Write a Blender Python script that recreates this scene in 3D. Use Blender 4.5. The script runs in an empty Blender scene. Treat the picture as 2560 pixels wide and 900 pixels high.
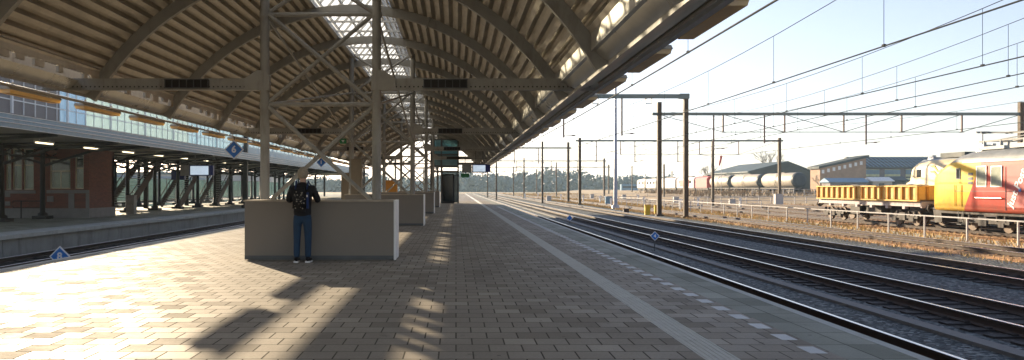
import bpy, bmesh, math, random
from mathutils import Vector, Matrix
R = math.radians
random.seed(11)
sc = bpy.context.scene
COL = sc.collection
ORD = ['first','second','third','fourth','fifth','sixth','seventh','eighth','ninth','tenth','eleventh','twelfth',
       'thirteenth','fourteenth','fifteenth','sixteenth','seventeenth','eighteenth','nineteenth','twentieth',
       'twenty-first','twenty-second','twenty-third','twenty-fourth','twenty-fifth','twenty-sixth','twenty-seventh','twenty-eighth','twenty-ninth','thirtieth']

# ------------------------------------------------------------------ helpers
def at(px, py, d):                       # photo pixel + depth -> metres (used for measuring places)
    return Vector(((px-1140)/1950*d, d, 1.45-(py-469)/1950*d))

class MB:
    def __init__(s): s.v=[]; s.f=[]; s.m=[]; s.sm=[]
    def add(s, vs, fs, mi=0, smooth=False):
        o=len(s.v); s.v += [tuple(p) for p in vs]
        for f in fs: s.f.append([i+o for i in f]); s.m.append(mi); s.sm.append(smooth)
        return s
    def box(s, x0,x1,y0,y1,z0,z1, mi=0):
        return s.add([(x0,y0,z0),(x1,y0,z0),(x1,y1,z0),(x0,y1,z0),(x0,y0,z1),(x1,y0,z1),(x1,y1,z1),(x0,y1,z1)],
                     [(0,3,2,1),(4,5,6,7),(0,1,5,4),(1,2,6,5),(2,3,7,6),(3,0,4,7)], mi)
    def bar(s, p, q, w, h, mi=0, up=(0,0,1)):
        p=Vector(p); q=Vector(q); d=(q-p).normalized(); u=Vector(up)
        if abs(d.dot(u))>.98: u=Vector((0,1,0))
        a=d.cross(u).normalized()*w/2; b=a.cross(d).normalized()*h/2
        vs=[p-a-b,p+a-b,p+a+b,p-a+b,q-a-b,q+a-b,q+a+b,q-a+b]
        return s.add(vs,[(0,3,2,1),(4,5,6,7),(0,1,5,4),(1,2,6,5),(2,3,7,6),(3,0,4,7)],mi)
    def tube(s, pts, r, n=8, mi=0, cap=True, smooth=True):
        pts=[Vector(p) for p in pts]; k=len(pts)
        rs = r if isinstance(r,(list,tuple)) else [r]*k
        vs=[]; ref=None
        for i,p in enumerate(pts):
            d=(pts[min(i+1,k-1)]-pts[max(i-1,0)]).normalized()
            if ref is None: ref = Vector((0,0,1)) if abs(d.z)<.9 else Vector((1,0,0))
            a=d.cross(ref).normalized(); b=a.cross(d).normalized()
            for j in range(n):
                t=2*math.pi*j/n
                vs.append(p+(a*math.cos(t)+b*math.sin(t))*rs[i])
        fs=[(i*n+j,i*n+(j+1)%n,(i+1)*n+(j+1)%n,(i+1)*n+j) for i in range(k-1) for j in range(n)]
        s.add(vs,fs,mi,smooth)
        if cap:
            s.add(vs[:n],[tuple(range(n))],mi); s.add(vs[-n:],[tuple(reversed(range(n)))],mi)
        return s
    def prism(s, poly, axis, a, b, mi=0):   # poly in the two other axes
        def P(c,t): return {'x':(t,c[0],c[1]),'y':(c[0],t,c[1]),'z':(c[0],c[1],t)}[axis]
        n=len(poly); vs=[P(c,a) for c in poly]+[P(c,b) for c in poly]
        return s.add(vs,[tuple(range(n)),tuple(reversed(range(n,2*n)))]+[(i,i+n,(i+1)%n+n,(i+1)%n) for i in range(n)],mi)
    def strip(s, prof, y0, y1, mi=0, smooth=False):     # open profile (x,z) drawn along y
        n=len(prof); vs=[(x,y0,z) for x,z in prof]+[(x,y1,z) for x,z in prof]
        return s.add(vs,[(i,i+1,i+1+n,i+n) for i in range(n-1)],mi,smooth)
    def quad(s,a,b,c,d,mi=0): return s.add([a,b,c,d],[(0,1,2,3)],mi)
    def build(s, name, mats, parent=None, loc=None, fix=True):
        me=bpy.data.meshes.new(name); me.from_pydata(s.v,[],s.f); me.update()
        if not isinstance(mats,(list,tuple)): mats=[mats]
        for m in mats: me.materials.append(m)
        me.polygons.foreach_set('material_index', s.m)
        me.polygons.foreach_set('use_smooth', s.sm)
        if fix:
            bm=bmesh.new(); bm.from_mesh(me); bmesh.ops.recalc_face_normals(bm,faces=bm.faces); bm.to_mesh(me); bm.free()
        o=bpy.data.objects.new(name,me); COL.objects.link(o)
        if parent: o.parent=parent
        if loc: o.location=loc
        return o

def tag(o,label=None,cat=None,group=None,kind=None):
    if label: o['label']=label
    if cat: o['category']=cat
    if group: o['group']=group
    if kind: o['kind']=kind
    return o
def thing(name,label,cat,loc=(0,0,0),rz=0,group=None):
    o=bpy.data.objects.new(name,None); COL.objects.link(o); o.empty_display_size=.2
    o.location=loc; o.rotation_euler=(0,0,rz)
    return tag(o,label,cat,group)
def struct(o): o['kind']='structure'; return o
def kids(o): return [c for c in list(bpy.data.objects) if c.parent==o]
def dup(root,loc,label=None,rz=None):
    tree=[(root,None)]
    r=root.copy(); COL.objects.link(r); r.location=loc
    if rz is not None: r.rotation_euler=(0,0,rz)
    if label: r['label']=label
    for ch in root.children:
        c=ch.copy(); COL.objects.link(c); c.parent=r
        for g in ch.children:
            d=g.copy(); COL.objects.link(d); d.parent=c
    return r
def text_mesh(txt,size,depth,mat,name,parent,mw,bold=0.0):
    cu=bpy.data.curves.new(name,'FONT'); cu.body=txt; cu.size=size; cu.extrude=depth; cu.offset=bold
    cu.align_x='CENTER'; cu.align_y='CENTER'
    t=bpy.data.objects.new(name+'_src',cu); COL.objects.link(t)
    dg=bpy.context.evaluated_depsgraph_get(); me=bpy.data.meshes.new_from_object(t.evaluated_get(dg))
    bpy.data.objects.remove(t); bpy.data.curves.remove(cu)
    me.materials.clear(); me.materials.append(mat)
    o=bpy.data.objects.new(name,me); COL.objects.link(o)
    if parent: o.parent=parent
    o.matrix_local=mw
    return o

# ------------------------------------------------------------------ materials
class NT:
    def __init__(s,name):
        s.m=bpy.data.materials.new(name); s.m.use_nodes=True; s.t=s.m.node_tree; s.n=s.t.nodes; s.b=s.n['Principled BSDF']; s.out=s.n['Material Output']
    def node(s,ty,**k):
        x=s.n.new(ty)
        for a,v in k.items(): setattr(x,a,v)
        return x
    def link(s,a,b): s.t.links.new(a,b)
    def coord(s,scale=(1,1,1)):
        c=s.node('ShaderNodeTexCoord'); m=s.node('ShaderNodeMapping'); m.inputs['Scale'].default_value=scale
        s.link(c.outputs['Object'],m.inputs['Vector']); return m.outputs['Vector']
    def noise(s,vec,scale,detail=4,rough=.6):
        x=s.node('ShaderNodeTexNoise'); x.inputs['Scale'].default_value=scale; x.inputs['Detail'].default_value=detail; x.inputs['Roughness'].default_value=rough
        s.link(vec,x.inputs['Vector']); return x.outputs['Fac']
    def ramp(s,fac,stops):
        x=s.node('ShaderNodeValToRGB'); e=x.color_ramp.elements
        while len(e)<len(stops): e.new(.5)
        for i,(p,c) in enumerate(stops):
            e[i].position=p; e[i].color=(*c,1) if len(c)==3 else c
        s.link(fac,x.inputs['Fac']); return x.outputs['Color']
    def mix(s,fac,a,b,blend='MIX'):
        x=s.node('ShaderNodeMix',data_type='RGBA',blend_type=blend)
        if isinstance(fac,(int,float)): x.inputs[0].default_value=fac
        else: s.link(fac,x.inputs[0])
        for k,v in ((6,a),(7,b)):
            if isinstance(v,tuple): x.inputs[k].default_value=(*v,1)
            else: s.link(v,x.inputs[k])
        return x.outputs[2]
    def math(s,op,a,b=None,c=None):
        x=s.node('ShaderNodeMath',operation=op)
        for i,v in enumerate((a,b,c)):
            if v is None: continue
            if isinstance(v,(int,float)): x.inputs[i].default_value=v
            else: s.link(v,x.inputs[i])
        return x.outputs[0]
    def bump(s,h,strength=.3,dist=.01):
        x=s.node('ShaderNodeBump'); x.inputs['Strength'].default_value=strength; x.inputs['Distance'].default_value=dist
        s.link(h,x.inputs['Height']); s.link(x.outputs['Normal'],s.b.inputs['Normal'])
    def col(s,c): s.link(c,s.b.inputs['Base Color'])

def mat(name,c,rough=.5,metal=0,var=.25,scale=3,dirt=None,bump=.0,spec=.35):
    t=NT(name); t.b.inputs['Roughness'].default_value=rough; t.b.inputs['Metallic'].default_value=metal
    t.b.inputs['Specular IOR Level'].default_value=spec
    v=t.coord(); n=t.noise(v,scale,5,.65)
    lo=tuple(x*(1-var) for x in c); hi=tuple(min(1,x*(1+var)) for x in c)
    colr=t.ramp(n,[(.3,lo),(.7,hi)])
    if dirt:
        v2=t.coord((1,1,.25)); n2=t.noise(v2,scale*1.7,6,.7)
        f=t.ramp(n2,[(.52,(0,0,0)),(.72,(.75,.75,.75))])
        colr=t.mix(f,colr,dirt)
    t.col(colr)
    rr=t.ramp(n,[(.3,(rough*.8,)*3),(.7,(min(1,rough*1.2),)*3)]); t.link(rr,t.b.inputs['Roughness'])
    if bump: t.bump(t.noise(v,scale*8,4),bump,.01)
    return t.m

def glass(name,c,trans=.6,rough=.08,translucent=.0,back=.5):
    t=NT(name)
    tr=t.node('ShaderNodeBsdfTransparent'); tr.inputs['Color'].default_value=(*c,1)
    gl=t.node('ShaderNodeBsdfGlossy'); gl.inputs['Roughness'].default_value=rough
    tl=t.node('ShaderNodeBsdfTranslucent'); tl.inputs['Color'].default_value=(*c,1)
    df=t.node('ShaderNodeBsdfDiffuse')
    v=t.coord(); n=t.noise(v,2.5,5)
    df.inputs['Color'].default_value=(*c,1)
    m0=t.node('ShaderNodeMixShader'); m0.inputs[0].default_value=back; t.link(tl.outputs[0],m0.inputs[1]); t.link(df.outputs[0],m0.inputs[2])
    m1=t.node('ShaderNodeMixShader')
    f=t.ramp(n,[(.3,(max(0,translucent-.08),)*3),(.7,(translucent+.08,)*3)]); t.link(f,m1.inputs[0])
    t.link(tr.outputs[0],m1.inputs[1]); t.link(m0.outputs[0],m1.inputs[2])
    fr=t.node('ShaderNodeLayerWeight'); fr.inputs['Blend'].default_value=.5
    m2=t.node('ShaderNodeMixShader'); t.link(t.math('MULTIPLY_ADD',t.math('POWER',fr.outputs['Facing'],5.0),.7,.04),m2.inputs[0]); t.link(m1.outputs[0],m2.inputs[1]); t.link(gl.outputs[0],m2.inputs[2])
    t.link(m2.outputs[0],t.out.inputs['Surface'])
    return t.m

def paving_mat(name,c1,c2,w,h,off,mortar=.007,r0=.34,r1=.62,spec=.22):
    t=NT(name); v=t.coord()
    def brick(a,b,mc):
        x=t.node('ShaderNodeTexBrick'); x.offset=off; x.offset_frequency=2; x.squash=1
        x.inputs['Color1'].default_value=(*a,1); x.inputs['Color2'].default_value=(*b,1); x.inputs['Mortar'].default_value=(*mc,1)
        x.inputs['Scale'].default_value=1; x.inputs['Mortar Size'].default_value=mortar; x.inputs['Mortar Smooth'].default_value=.1; x.inputs['Bias'].default_value=0
        x.inputs['Brick Width'].default_value=w; x.inputs['Row Height'].default_value=h
        t.link(v,x.inputs['Vector']); return x
    b1=brick(c1,c2,tuple(x*.22 for x in c1)); b2=brick((r0,)*3,(r1,)*3,(.9,)*3)
    nb=t.noise(v,.55,5,.65); nf=t.noise(v,35,3,.6); ns=t.noise(v,3.2,5,.7)
    c=t.mix(t.ramp(nb,[(.35,(0,0,0)),(.68,(.6,.6,.6))]),b1.outputs['Color'],tuple(x*.7 for x in c2),'MIX')
    c=t.mix(.35,c,t.ramp(nf,[(.3,(.55,.55,.55)),(.7,(1,1,1))]),'MULTIPLY')
    c=t.mix(t.ramp(ns,[(.62,(0,0,0)),(.72,(.45,.45,.45))]),c,(.06,.055,.05),'MIX')
    rv=t.math('DIVIDE',t.math('SUBTRACT',b2.outputs['Color'],r0),r1-r0)
    c=t.mix(t.math('MULTIPLY',t.math('MULTIPLY',t.math('GREATER_THAN',rv,.86),t.math('LESS_THAN',rv,1.01)),.30),c,tuple(x*.5 for x in c2))
    c=t.mix(t.math('MULTIPLY',t.math('LESS_THAN',rv,.10),.2),c,tuple(min(1,x*1.35) for x in c1))
    vo=t.node('ShaderNodeTexVoronoi'); vo.inputs['Scale'].default_value=2.3; t.link(v,vo.inputs['Vector'])
    sp=t.node('ShaderNodeSeparateColor'); t.link(vo.outputs['Color'],sp.inputs[0])
    spot=t.math('MULTIPLY',t.math('LESS_THAN',vo.outputs['Distance'],t.math('MULTIPLY',sp.outputs[1],.085)),.55)
    c=t.mix(spot,c,(.07,.065,.06),'MIX')
    t.col(c)
    rg=t.math('ADD',b2.outputs['Color'],t.math('MULTIPLY',t.math('SUBTRACT',ns,.5),.35)); t.link(rg,t.b.inputs['Roughness']); t.link(t.math('MULTIPLY',t.math('SUBTRACT',1.0,b1.outputs['Fac']),spec),t.b.inputs['Specular IOR Level'])
    hgt=t.math('ADD',t.math('MULTIPLY',t.math('SUBTRACT',1.0,b1.outputs['Fac']),1.0),t.math('MULTIPLY',nf,.12))
    tilt=t.math('MULTIPLY',b2.outputs['Color'],.0)
    t.bump(t.math('ADD',hgt,tilt),.6,.006)
    return t.m

def ballast_mat(name,stops,scale=17,bump=.9,tint=None,patch=None):
    t=NT(name); v=t.coord()
    vo=t.node('ShaderNodeTexVoronoi'); vo.inputs['Scale'].default_value=scale; t.link(v,vo.inputs['Vector'])
    sep=t.node('ShaderNodeSeparateColor'); t.link(vo.outputs['Color'],sep.inputs[0])
    c=t.ramp(sep.outputs[0],stops)
    nb=t.noise(v,.35,6,.7); nm=t.noise(v,1.6,5,.7)
    if patch: c=t.mix(t.ramp(nb,[(.45,(0,0,0)),(.62,(.8,.8,.8))]),c,patch)
    c=t.mix(.45,c,t.ramp(nm,[(.3,(.5,.5,.5)),(.65,(1,1,1))]),'MULTIPLY')
    t.col(c); t.b.inputs['Roughness'].default_value=.8; t.b.inputs['Specular IOR Level'].default_value=.3
    t.bump(t.math('MULTIPLY',vo.outputs['Distance'],-1.0),bump,.05)
    return t.m

M={}
M['steel']=mat('painted_steel',(.34,.33,.295),.5,0,.12,2,(.19,.17,.14))
M['steel_dark']=mat('dark_steel',(.10,.105,.105),.5,0,.2,3)
M['deck']=mat('roof_deck_metal',(.54,.49,.40),.42,.3,.2,1.2,(.36,.32,.25))
M['panel']=mat('eave_sheet',(.60,.58,.51),.3,.5,.15,1.0)
M['grille']=mat('speaker_grille',(.02,.017,.014),.6)
M['eave_bright']=mat('eave_bright',(.62,.59,.52),.55,.1,.12,1.0,(.45,.42,.36))  # brighter copy for the yard-side eave, lifts its dim underside by colour
M['alu']=mat('aluminium',(.45,.45,.44),.4,.7,.15)
M['lamp_body']=mat('lamp_body',(.42,.39,.33),.5,0,.15)
M['counter']=mat('counter_front',(.215,.19,.16),.65,0,.05,1.5,None,.03)
M['ledge']=mat('ledge_wood',(.36,.31,.24),.5,0,.15,5)
M['white']=mat('white_paint',(.75,.75,.73),.45,0,.06,2,(.5,.47,.42))
M['fence_white']=mat('galvanised_white',(.38,.37,.37),.5,0,.1,3,(.4,.36,.32))
M['black']=mat('black_paint',(.016,.016,.017),.45,0,.3,4)
M['black_iron']=mat('black_iron',(.02,.019,.018),.5,0,.3,4,(.05,.04,.03))
M['blue_sign']=mat('blue_enamel',(.02,.16,.50),.35,0,.12,6)
M['navy']=mat('navy_case',(.012,.02,.12),.4,0,.1)
M['grey_case']=mat('grey_case',(.22,.22,.2),.5)
M['asphalt']=mat('asphalt',(.10,.095,.085),.8,0,.25,2,(.07,.065,.06),.2)
M['concrete']=mat('concrete',(.30,.30,.28),.75,0,.2,.9,(.16,.16,.14),.15)
M['coping']=mat('coping_slab',(.42,.44,.41),.7,0,.15,1.5,(.3,.31,.27),.1)
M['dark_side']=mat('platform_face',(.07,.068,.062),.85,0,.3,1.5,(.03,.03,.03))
M['rail_top']=mat('rail_head',(.62,.6,.58),.22,1,.12,6)
M['rail_rust']=mat('rail_side',(.055,.036,.026),.75,0,.3,8)
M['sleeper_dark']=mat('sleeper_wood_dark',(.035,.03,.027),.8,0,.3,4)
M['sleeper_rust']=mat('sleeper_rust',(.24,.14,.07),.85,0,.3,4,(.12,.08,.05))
M['trough']=mat('trough_lid',(.17,.165,.155),.8,0,.2,3,(.1,.1,.09),.1)
M['portal']=mat('portal_green',(.16,.20,.19),.55,0,.15,1.5,(.11,.12,.11))
M['post_brown']=mat('portal_post',(.085,.06,.038),.65,0,.2,1.5,(.05,.038,.028),0,.2)
M['drop']=mat('drop_tube',(.14,.09,.085),.6)
M['mast']=mat('mast_grey',(.42,.42,.44),.4,.3,.1)
M['wire']=mat('wire_copper',(.028,.034,.038),.8,0,.2,3,None,0,.1)
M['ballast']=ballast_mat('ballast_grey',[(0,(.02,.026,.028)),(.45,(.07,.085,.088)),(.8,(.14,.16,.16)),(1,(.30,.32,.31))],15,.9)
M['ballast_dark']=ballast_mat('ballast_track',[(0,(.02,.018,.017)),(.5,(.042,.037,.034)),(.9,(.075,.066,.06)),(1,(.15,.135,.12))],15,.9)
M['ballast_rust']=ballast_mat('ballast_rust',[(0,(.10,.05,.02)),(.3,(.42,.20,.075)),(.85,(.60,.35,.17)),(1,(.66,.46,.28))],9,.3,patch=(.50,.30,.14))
M['gravel']=ballast_mat('gravel_pale',[(0,(.38,.37,.28)),(.5,(.55,.53,.41)),(.9,(.62,.59,.46)),(1,(.68,.64,.54))],8,.2,patch=(.46,.46,.32))
M['yard']=ballast_mat('yard_ground',[(0,(.28,.18,.09)),(.35,(.48,.35,.20)),(.75,(.60,.46,.29)),(1,(.72,.62,.46))],3.0,.2,patch=(.46,.42,.28))
M['pave']=paving_mat('platform_tiles',(.42,.385,.33),(.365,.335,.285),.3,.3,.5,r0=.55,r1=.85,spec=.055)
M['slab']=paving_mat('edge_slabs',(.33,.34,.28),(.28,.295,.24),.6,.6,.0,.006,.6,.8)
M['tact']=mat('tactile_white',(.50,.52,.49),.6,0,.1,3,(.36,.37,.35))
M['mark']=mat('marker_white',(.52,.545,.55),.55,0,.08,3,(.45,.45,.44))
M['sky_glass']=glass('skylight_glass',(.90,.95,.96),translucent=.7,back=.1)
M['hall_glass']=glass('hall_glass',(.45,.60,.68),translucent=.6)
M['hall_pale']=glass('hall_glass_pale',(.58,.70,.70),translucent=.75)
M['hall_blue']=glass('hall_glass_blue',(.36,.50,.64),translucent=.7)
M['clear']=glass('clear_glass',(.62,.74,.74),translucent=.05)
M['dark_glass']=glass('dark_lift_glass',(.20,.24,.26),translucent=.04)
M['teal']=glass('teal_glass',(.35,.55,.60),translucent=.45)
M['screen_glass']=glass('screen_glass',(.42,.56,.55),translucent=.4)
M['facade']=mat('facade_grey',(.20,.18,.17),.6,0,.1)
M['fascia']=mat('fascia_pale',(.15,.25,.32),.4,0,.15,1,(.11,.17,.21))
M['fascia_blue']=mat('fascia_blue',(.13,.25,.36),.35,.1,.12,1.2)
M['soffit']=mat('soffit_boards',(.36,.33,.28),.7,0,.15,1.5)
M['stone']=mat('pale_stone',(.22,.215,.21),.75,0,.15,2,(.15,.145,.14),.1)
M['cream']=mat('cream_frame',(.7,.66,.52),.5,0,.1)
M['curtain']=mat('curtain',(.75,.68,.48),.6,0,.3,2)
M['brown_rail']=mat('stair_side',(.055,.027,.02),.55,0,.3,2)
M['tan']=mat('tan_cabinet',(.24,.195,.135),.6,0,.1)
M['orange']=mat('orange_cabinet',(.62,.27,.04),.5,0,.1)
M['yellow']=mat('yellow_paint',(.75,.48,.03),.45,0,.1,3,(.5,.3,.05))
M['wag_y']=mat('wagon_panel',(.76,.50,.15),.65,0,.15,2,(.6,.34,.08),0,.2)
M['wag_rib']=mat('wagon_rib',(.52,.26,.035),.65,0,.2,2,(.32,.14,.03),0,.2)
M['wag_frame']=mat('wagon_frame',(.42,.37,.38),.6,0,.25,2,(.2,.13,.11))
M['under']=mat('underframe',(.035,.03,.028),.7,0,.4,3,(.12,.08,.05))
M['wheel']=mat('wheel_steel',(.10,.07,.05),.55,.3,.3,4)
M['load']=mat('gravel_load',(.27,.24,.17),.9,0,.3,5,None,.4)
M['cream_loco']=mat('cream_loco',(.66,.55,.33),.5,0,.12,1.2,(.45,.33,.2))
M['roof_grey']=mat('roof_grey',(.32,.34,.33),.5,0,.2,1.5,(.2,.2,.2))
M['loco_win']=mat('loco_window',(.30,.33,.26),.25,0,.2,2)
M['dark_win']=mat('dark_window',(.03,.035,.04),.12,0,.2,2)
M['logo']=mat('logo_yellow',(.80,.55,.05),.5,0,.08)
M['letter']=mat('letter_white',(.80,.78,.76),.5,0,.04)
M['tank']=mat('tank_cream',(.44,.40,.33),.5,0,.12,1,(.38,.31,.22))
M['tank_end']=mat('tank_end',(.025,.04,.055),.5,0,.2,1)
M['red']=mat('red_paint',(.42,.055,.05),.5,0,.15,1,(.25,.05,.05))
M['white_loco']=mat('white_loco',(.66,.63,.58),.5,0,.08,1,(.45,.38,.32))
M['shed']=mat('shed_dark',(.035,.05,.053),.7,0,.2,.5)
M['brick_far']=mat('brick_far',(.36,.24,.16),.85,0,.25,.4)
M['roof_slate']=mat('roof_slate',(.045,.075,.085),.6,0,.25,.5)
M['wall_grey']=mat('wall_grey',(.16,.15,.155),.7,0,.15,.5)
M['win_green']=mat('window_green',(.48,.50,.28),.5,0,.3,.8)
M['bark']=mat('bark',(.17,.135,.10),.9,0,.25,2)
t_=NT('dry_grass_glow'); v_=t_.coord(); n_0=t_.noise(v_,.8,5); c_0=t_.ramp(n_0,[(.3,(.34,.22,.08)),(.7,(.62,.44,.19))]); t_.col(c_0); t_.b.inputs['Roughness'].default_value=.9
tl_=t_.node('ShaderNodeBsdfTranslucent'); t_.link(c_0,tl_.inputs['Color']); mx_=t_.node('ShaderNodeMixShader'); mx_.inputs[0].default_value=.5
t_.link(t_.b.outputs[0],mx_.inputs[1]); t_.link(tl_.outputs[0],mx_.inputs[2]); t_.link(mx_.outputs[0],t_.out.inputs['Surface']); M['drygrass']=t_.m
M['bush']=mat('bare_bush',(.30,.21,.12),.9,0,.35,1)
M['forest']=mat('forest',(.085,.135,.145),.9,0,.45,.12)  # pale blue of the distance haze is mixed into the tree colour
M['drygrass']=mat('dry_grass',(.55,.37,.15),.9,0,.4,1.5)
M['dirt_bank']=mat('bank_soil',(.38,.28,.165),.95,0,.35,.6,(.15,.13,.08),.3)
M['skin']=mat('skin',(.55,.35,.26),.55,0,.05)
M['hair']=mat('hair_blond',(.30,.255,.19),.6,0,.25,25)
M['jacket']=mat('jacket_black',(.010,.010,.013),.75,0,.3,9,None,.1)
M['jeans']=mat('jeans_blue',(.022,.05,.095),.85,0,.25,12,None,.1)
M['shoe']=mat('shoe_black',(.012,.012,.014),.6)
M['bag']=mat('bag_black',(.012,.011,.011),.7,0,.3,8,None,.1)
M['bag_blue']=mat('bag_strap',(.012,.03,.10),.7)
M['dot']=mat('bag_dot',(.30,.27,.22),.6)
M['train_teal']=mat('train_teal',(.16,.22,.22),.45,0,.15,.5,(.1,.12,.12))
M['red_sock']=mat('windsock_red',(.5,.08,.06),.7)
M['exit']=mat('exit_green',(.03,.18,.07),.4)
def emis(name,c,s):
    t=NT(name); t.b.inputs['Base Color'].default_value=(*c,1); t.b.inputs['Emission Color'].default_value=(*c,1)
    v=t.coord(); n=t.noise(v,6,2); t.link(t.math('MULTIPLY',t.math('ADD',n,.5),s),t.b.inputs['Emission Strength']); return t.m
M['tube']=emis('lamp_tube',(1,.85,.55),.8)
M['screen']=emis('display_screen',(.55,.66,.78),.22)
M['opal']=glass('lamp_cover_opal',(.95,.74,.38),rough=.3,translucent=.92)
def brick_mat():
    t=NT('red_brick'); v=t.node('ShaderNodeTexCoord').outputs['Object']
    sp=t.node('ShaderNodeSeparateXYZ'); t.link(v,sp.inputs[0]); cb=t.node('ShaderNodeCombineXYZ')
    t.link(t.math('ADD',sp.outputs[0],sp.outputs[1]),cb.inputs[0]); t.link(sp.outputs[2],cb.inputs[1])
    x=t.node('ShaderNodeTexBrick'); x.inputs['Scale'].default_value=1; x.inputs['Brick Width'].default_value=.22; x.inputs['Row Height'].default_value=.07
    x.inputs['Mortar Size'].default_value=.006; x.inputs['Color1'].default_value=(.21,.072,.045,1); x.inputs['Color2'].default_value=(.14,.05,.034,1); x.inputs['Mortar'].default_value=(.12,.10,.085,1)
    t.link(cb.outputs[0],x.inputs['Vector']); t.col(x.outputs['Color']); t.b.inputs['Roughness'].default_value=.85; return t.m
M['brick']=brick_mat()
def railcar_mat():
    t=NT('railcar_livery'); c=t.node('ShaderNodeTexCoord'); sp=t.node('ShaderNodeSeparateXYZ'); t.link(c.outputs['Object'],sp.inputs[0])
    y,z=sp.outputs[1],sp.outputs[2]
    edge=t.math('ADD',y,t.math('MULTIPLY',z,.54))                 # slanted boundary between yellow and red paint
    isy=t.math('GREATER_THAN',edge,-2.62)
    n=t.noise(c.outputs['Object'],1.3,5,.65)
    yel=t.ramp(n,[(.3,(.68,.40,.012)),(.7,(.82,.52,.02))]); red=t.ramp(n,[(.3,(.44,.03,.018)),(.7,(.55,.045,.026))])
    col=t.mix(isy,red,yel)
    gr=t.ramp(n,[(.3,(.15,.165,.17)),(.7,(.25,.26,.26))])
    col=t.mix(t.math('GREATER_THAN',z,3.53),col,gr)
    nl=t.noise(t.coord((.6,.6,1.5)),3.5,6,.7); low=t.math('MULTIPLY',t.math('SUBTRACT',1.0,t.math('SMOOTH_MIN',t.math('MULTIPLY',t.math('SUBTRACT',z,.95),1.1),1.0,.2)),t.math('MULTIPLY',nl,1.3))
    col=t.mix(t.math('MINIMUM',t.math('MAXIMUM',low,0.0),.75),col,(.13,.08,.05))
    nd=t.noise(t.coord((1,1,.2)),2.5,6,.7)
    col=t.mix(t.ramp(nd,[(.55,(0,0,0)),(.8,(.4,.4,.4))]),col,(.16,.10,.06))
    t.col(col); t.b.inputs['Roughness'].default_value=.5; t.b.inputs['Specular IOR Level'].default_value=.2; return t.m
M['livery']=railcar_mat()

# ------------------------------------------------------------------ setting
TB=-.95                                       # track bed level; platform top is z = 0, rail heads -0.76
RT=-.76
g=MB(); g.quad((-1600,-60,-1.06),(1600,-60,-1.06),(1600,1700,-1.06),(-1600,1700,-1.06))
struct(g.build('ground',M['yard']))
b=MB(); b.strip([(3.9,TB),(18.0,TB),(18.35,-1.06)],-12,340); struct(b.build('ballast_bed',M['ballast']))
b=MB()
for c in (5.78,9.8,14.4): b.strip([(c-1.25,TB+.004),(c+1.25,TB+.004)],-12,339)
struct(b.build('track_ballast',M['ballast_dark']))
b=MB(); b.strip([(18.0,-1.052),(18.5,-.93),(21.6,-.93),(22.2,-1.052)],-12,340); struct(b.build('rusty_ballast',M['ballast_rust']))
b=MB(); b.strip([(22.2,-1.048),(25.4,-1.048)],0,220); struct(b.build('gravel_path',M['gravel']))
b=MB()
for c in (27.45,32.0,37.0,42.0,47.0): b.strip([(c-2.1,-1.052),(c-1.5,-.95),(c+1.5,-.95),(c+2.1,-1.052)],-5,300)
struct(b.build('yard_ballast',M['ballast_rust']))
b=MB(); b.strip([(-15.2,TB),(-8.0,TB)],-12,200); struct(b.build('ballast_bed',M['ballast_dark']))
# platform island with paving, edge slabs and copings as flush strips
PX0,PX1,PY0,PY1=-8.1,4.0,-10,190
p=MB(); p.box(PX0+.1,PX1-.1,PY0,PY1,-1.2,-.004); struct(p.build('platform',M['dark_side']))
p=MB(); p.strip([(PX0+.55,0),(2.1,0)],PY0,PY1); p.strip([(2.4,0),(3.3,0)],PY0,PY1); struct(p.build('platform_paving',M['pave']))
p=MB(); p.strip([(3.3,0),(3.91,0)],PY0,PY1); p.strip([(PX0+.12,0),(PX0+.55,0)],PY0,PY1); struct(p.build('platform_edge_slabs',M['slab']))
p=MB(); p.box(3.91,4.02,PY0,PY1,-.12,.002); p.box(PX0-.02,PX0+.12,PY0,PY1,-.12,.002); struct(p.build('platform_coping',M['coping']))
p=MB(); p.strip([(2.1,0),(2.4,0)],PY0,PY1)
for i in range(6): x=2.118+i*.05; p.prism([(x,0),(x+.006,.005),(x+.024,.005),(x+.03,0)],'y',PY0,PY1)
struct(p.build('tactile_paving',M['tact']))
p=MB(); y=5.02
while y<60: p.box(3.1,3.25,y,y+.285,-.01,.003); y+=.6
struct(p.build('edge_marking',M['mark']))
# opposite platform
QZ=-.15; QX=-15.0
p=MB(); p.box(-34,QX-.35,-12,190,-1.2,QZ-.004); struct(p.build('opposite_platform',M['concrete']))
p=MB(); p.box(-33.9,QX-1.2,-12,190,QZ-.003,QZ); struct(p.build('opposite_paving',M['slab']))
p=MB()
y=-12.0
while y<150:
    p.box(QX-1.2,QX,y+.008,y+.992,QZ-.13,QZ+.002); y+=1.0
struct(p.build('opposite_coping',M['coping']))
p=MB(); y=-12.0
while y<150:
    p.box(QX-.36,QX-.12+.01*((int(y)//2)%2),y+.012,y+1.988,-1.1,QZ-.13); y+=2.0
struct(p.build('opposite_platform_face',M['concrete']))
# raised bank for the far sidings
p=MB(); nx,ny=60,30; vs=[]; fs=[]
for j in range(ny+1):
    for i in range(nx+1):
        u=i/nx; w=j/ny; x=18+u*150; yy=112+w*330
        edge=min(1,max(0,(yy-(116-.0*x))/26)); ed2=min(1,max(0,(x-26-(yy-112)*.08)/20))
        h=-1.08+1.35*(edge*edge*(3-2*edge))*(ed2*ed2*(3-2*ed2))+random.uniform(-.1,.1)*(0<j<ny and .2<ed2)
        vs.append((x,yy,h))
for j in range(ny):
    for i in range(nx): a=j*(nx+1)+i; fs.append((a,a+1,a+nx+2,a+nx+1))
p.add(vs,fs,0,True); struct(p.build('embankment',M['dirt_bank']))
p=MB(); p.box(7.85,8.15,-12,200,TB-.02,TB+.06); struct(p.build('cable_trough',M['trough']))

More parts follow.
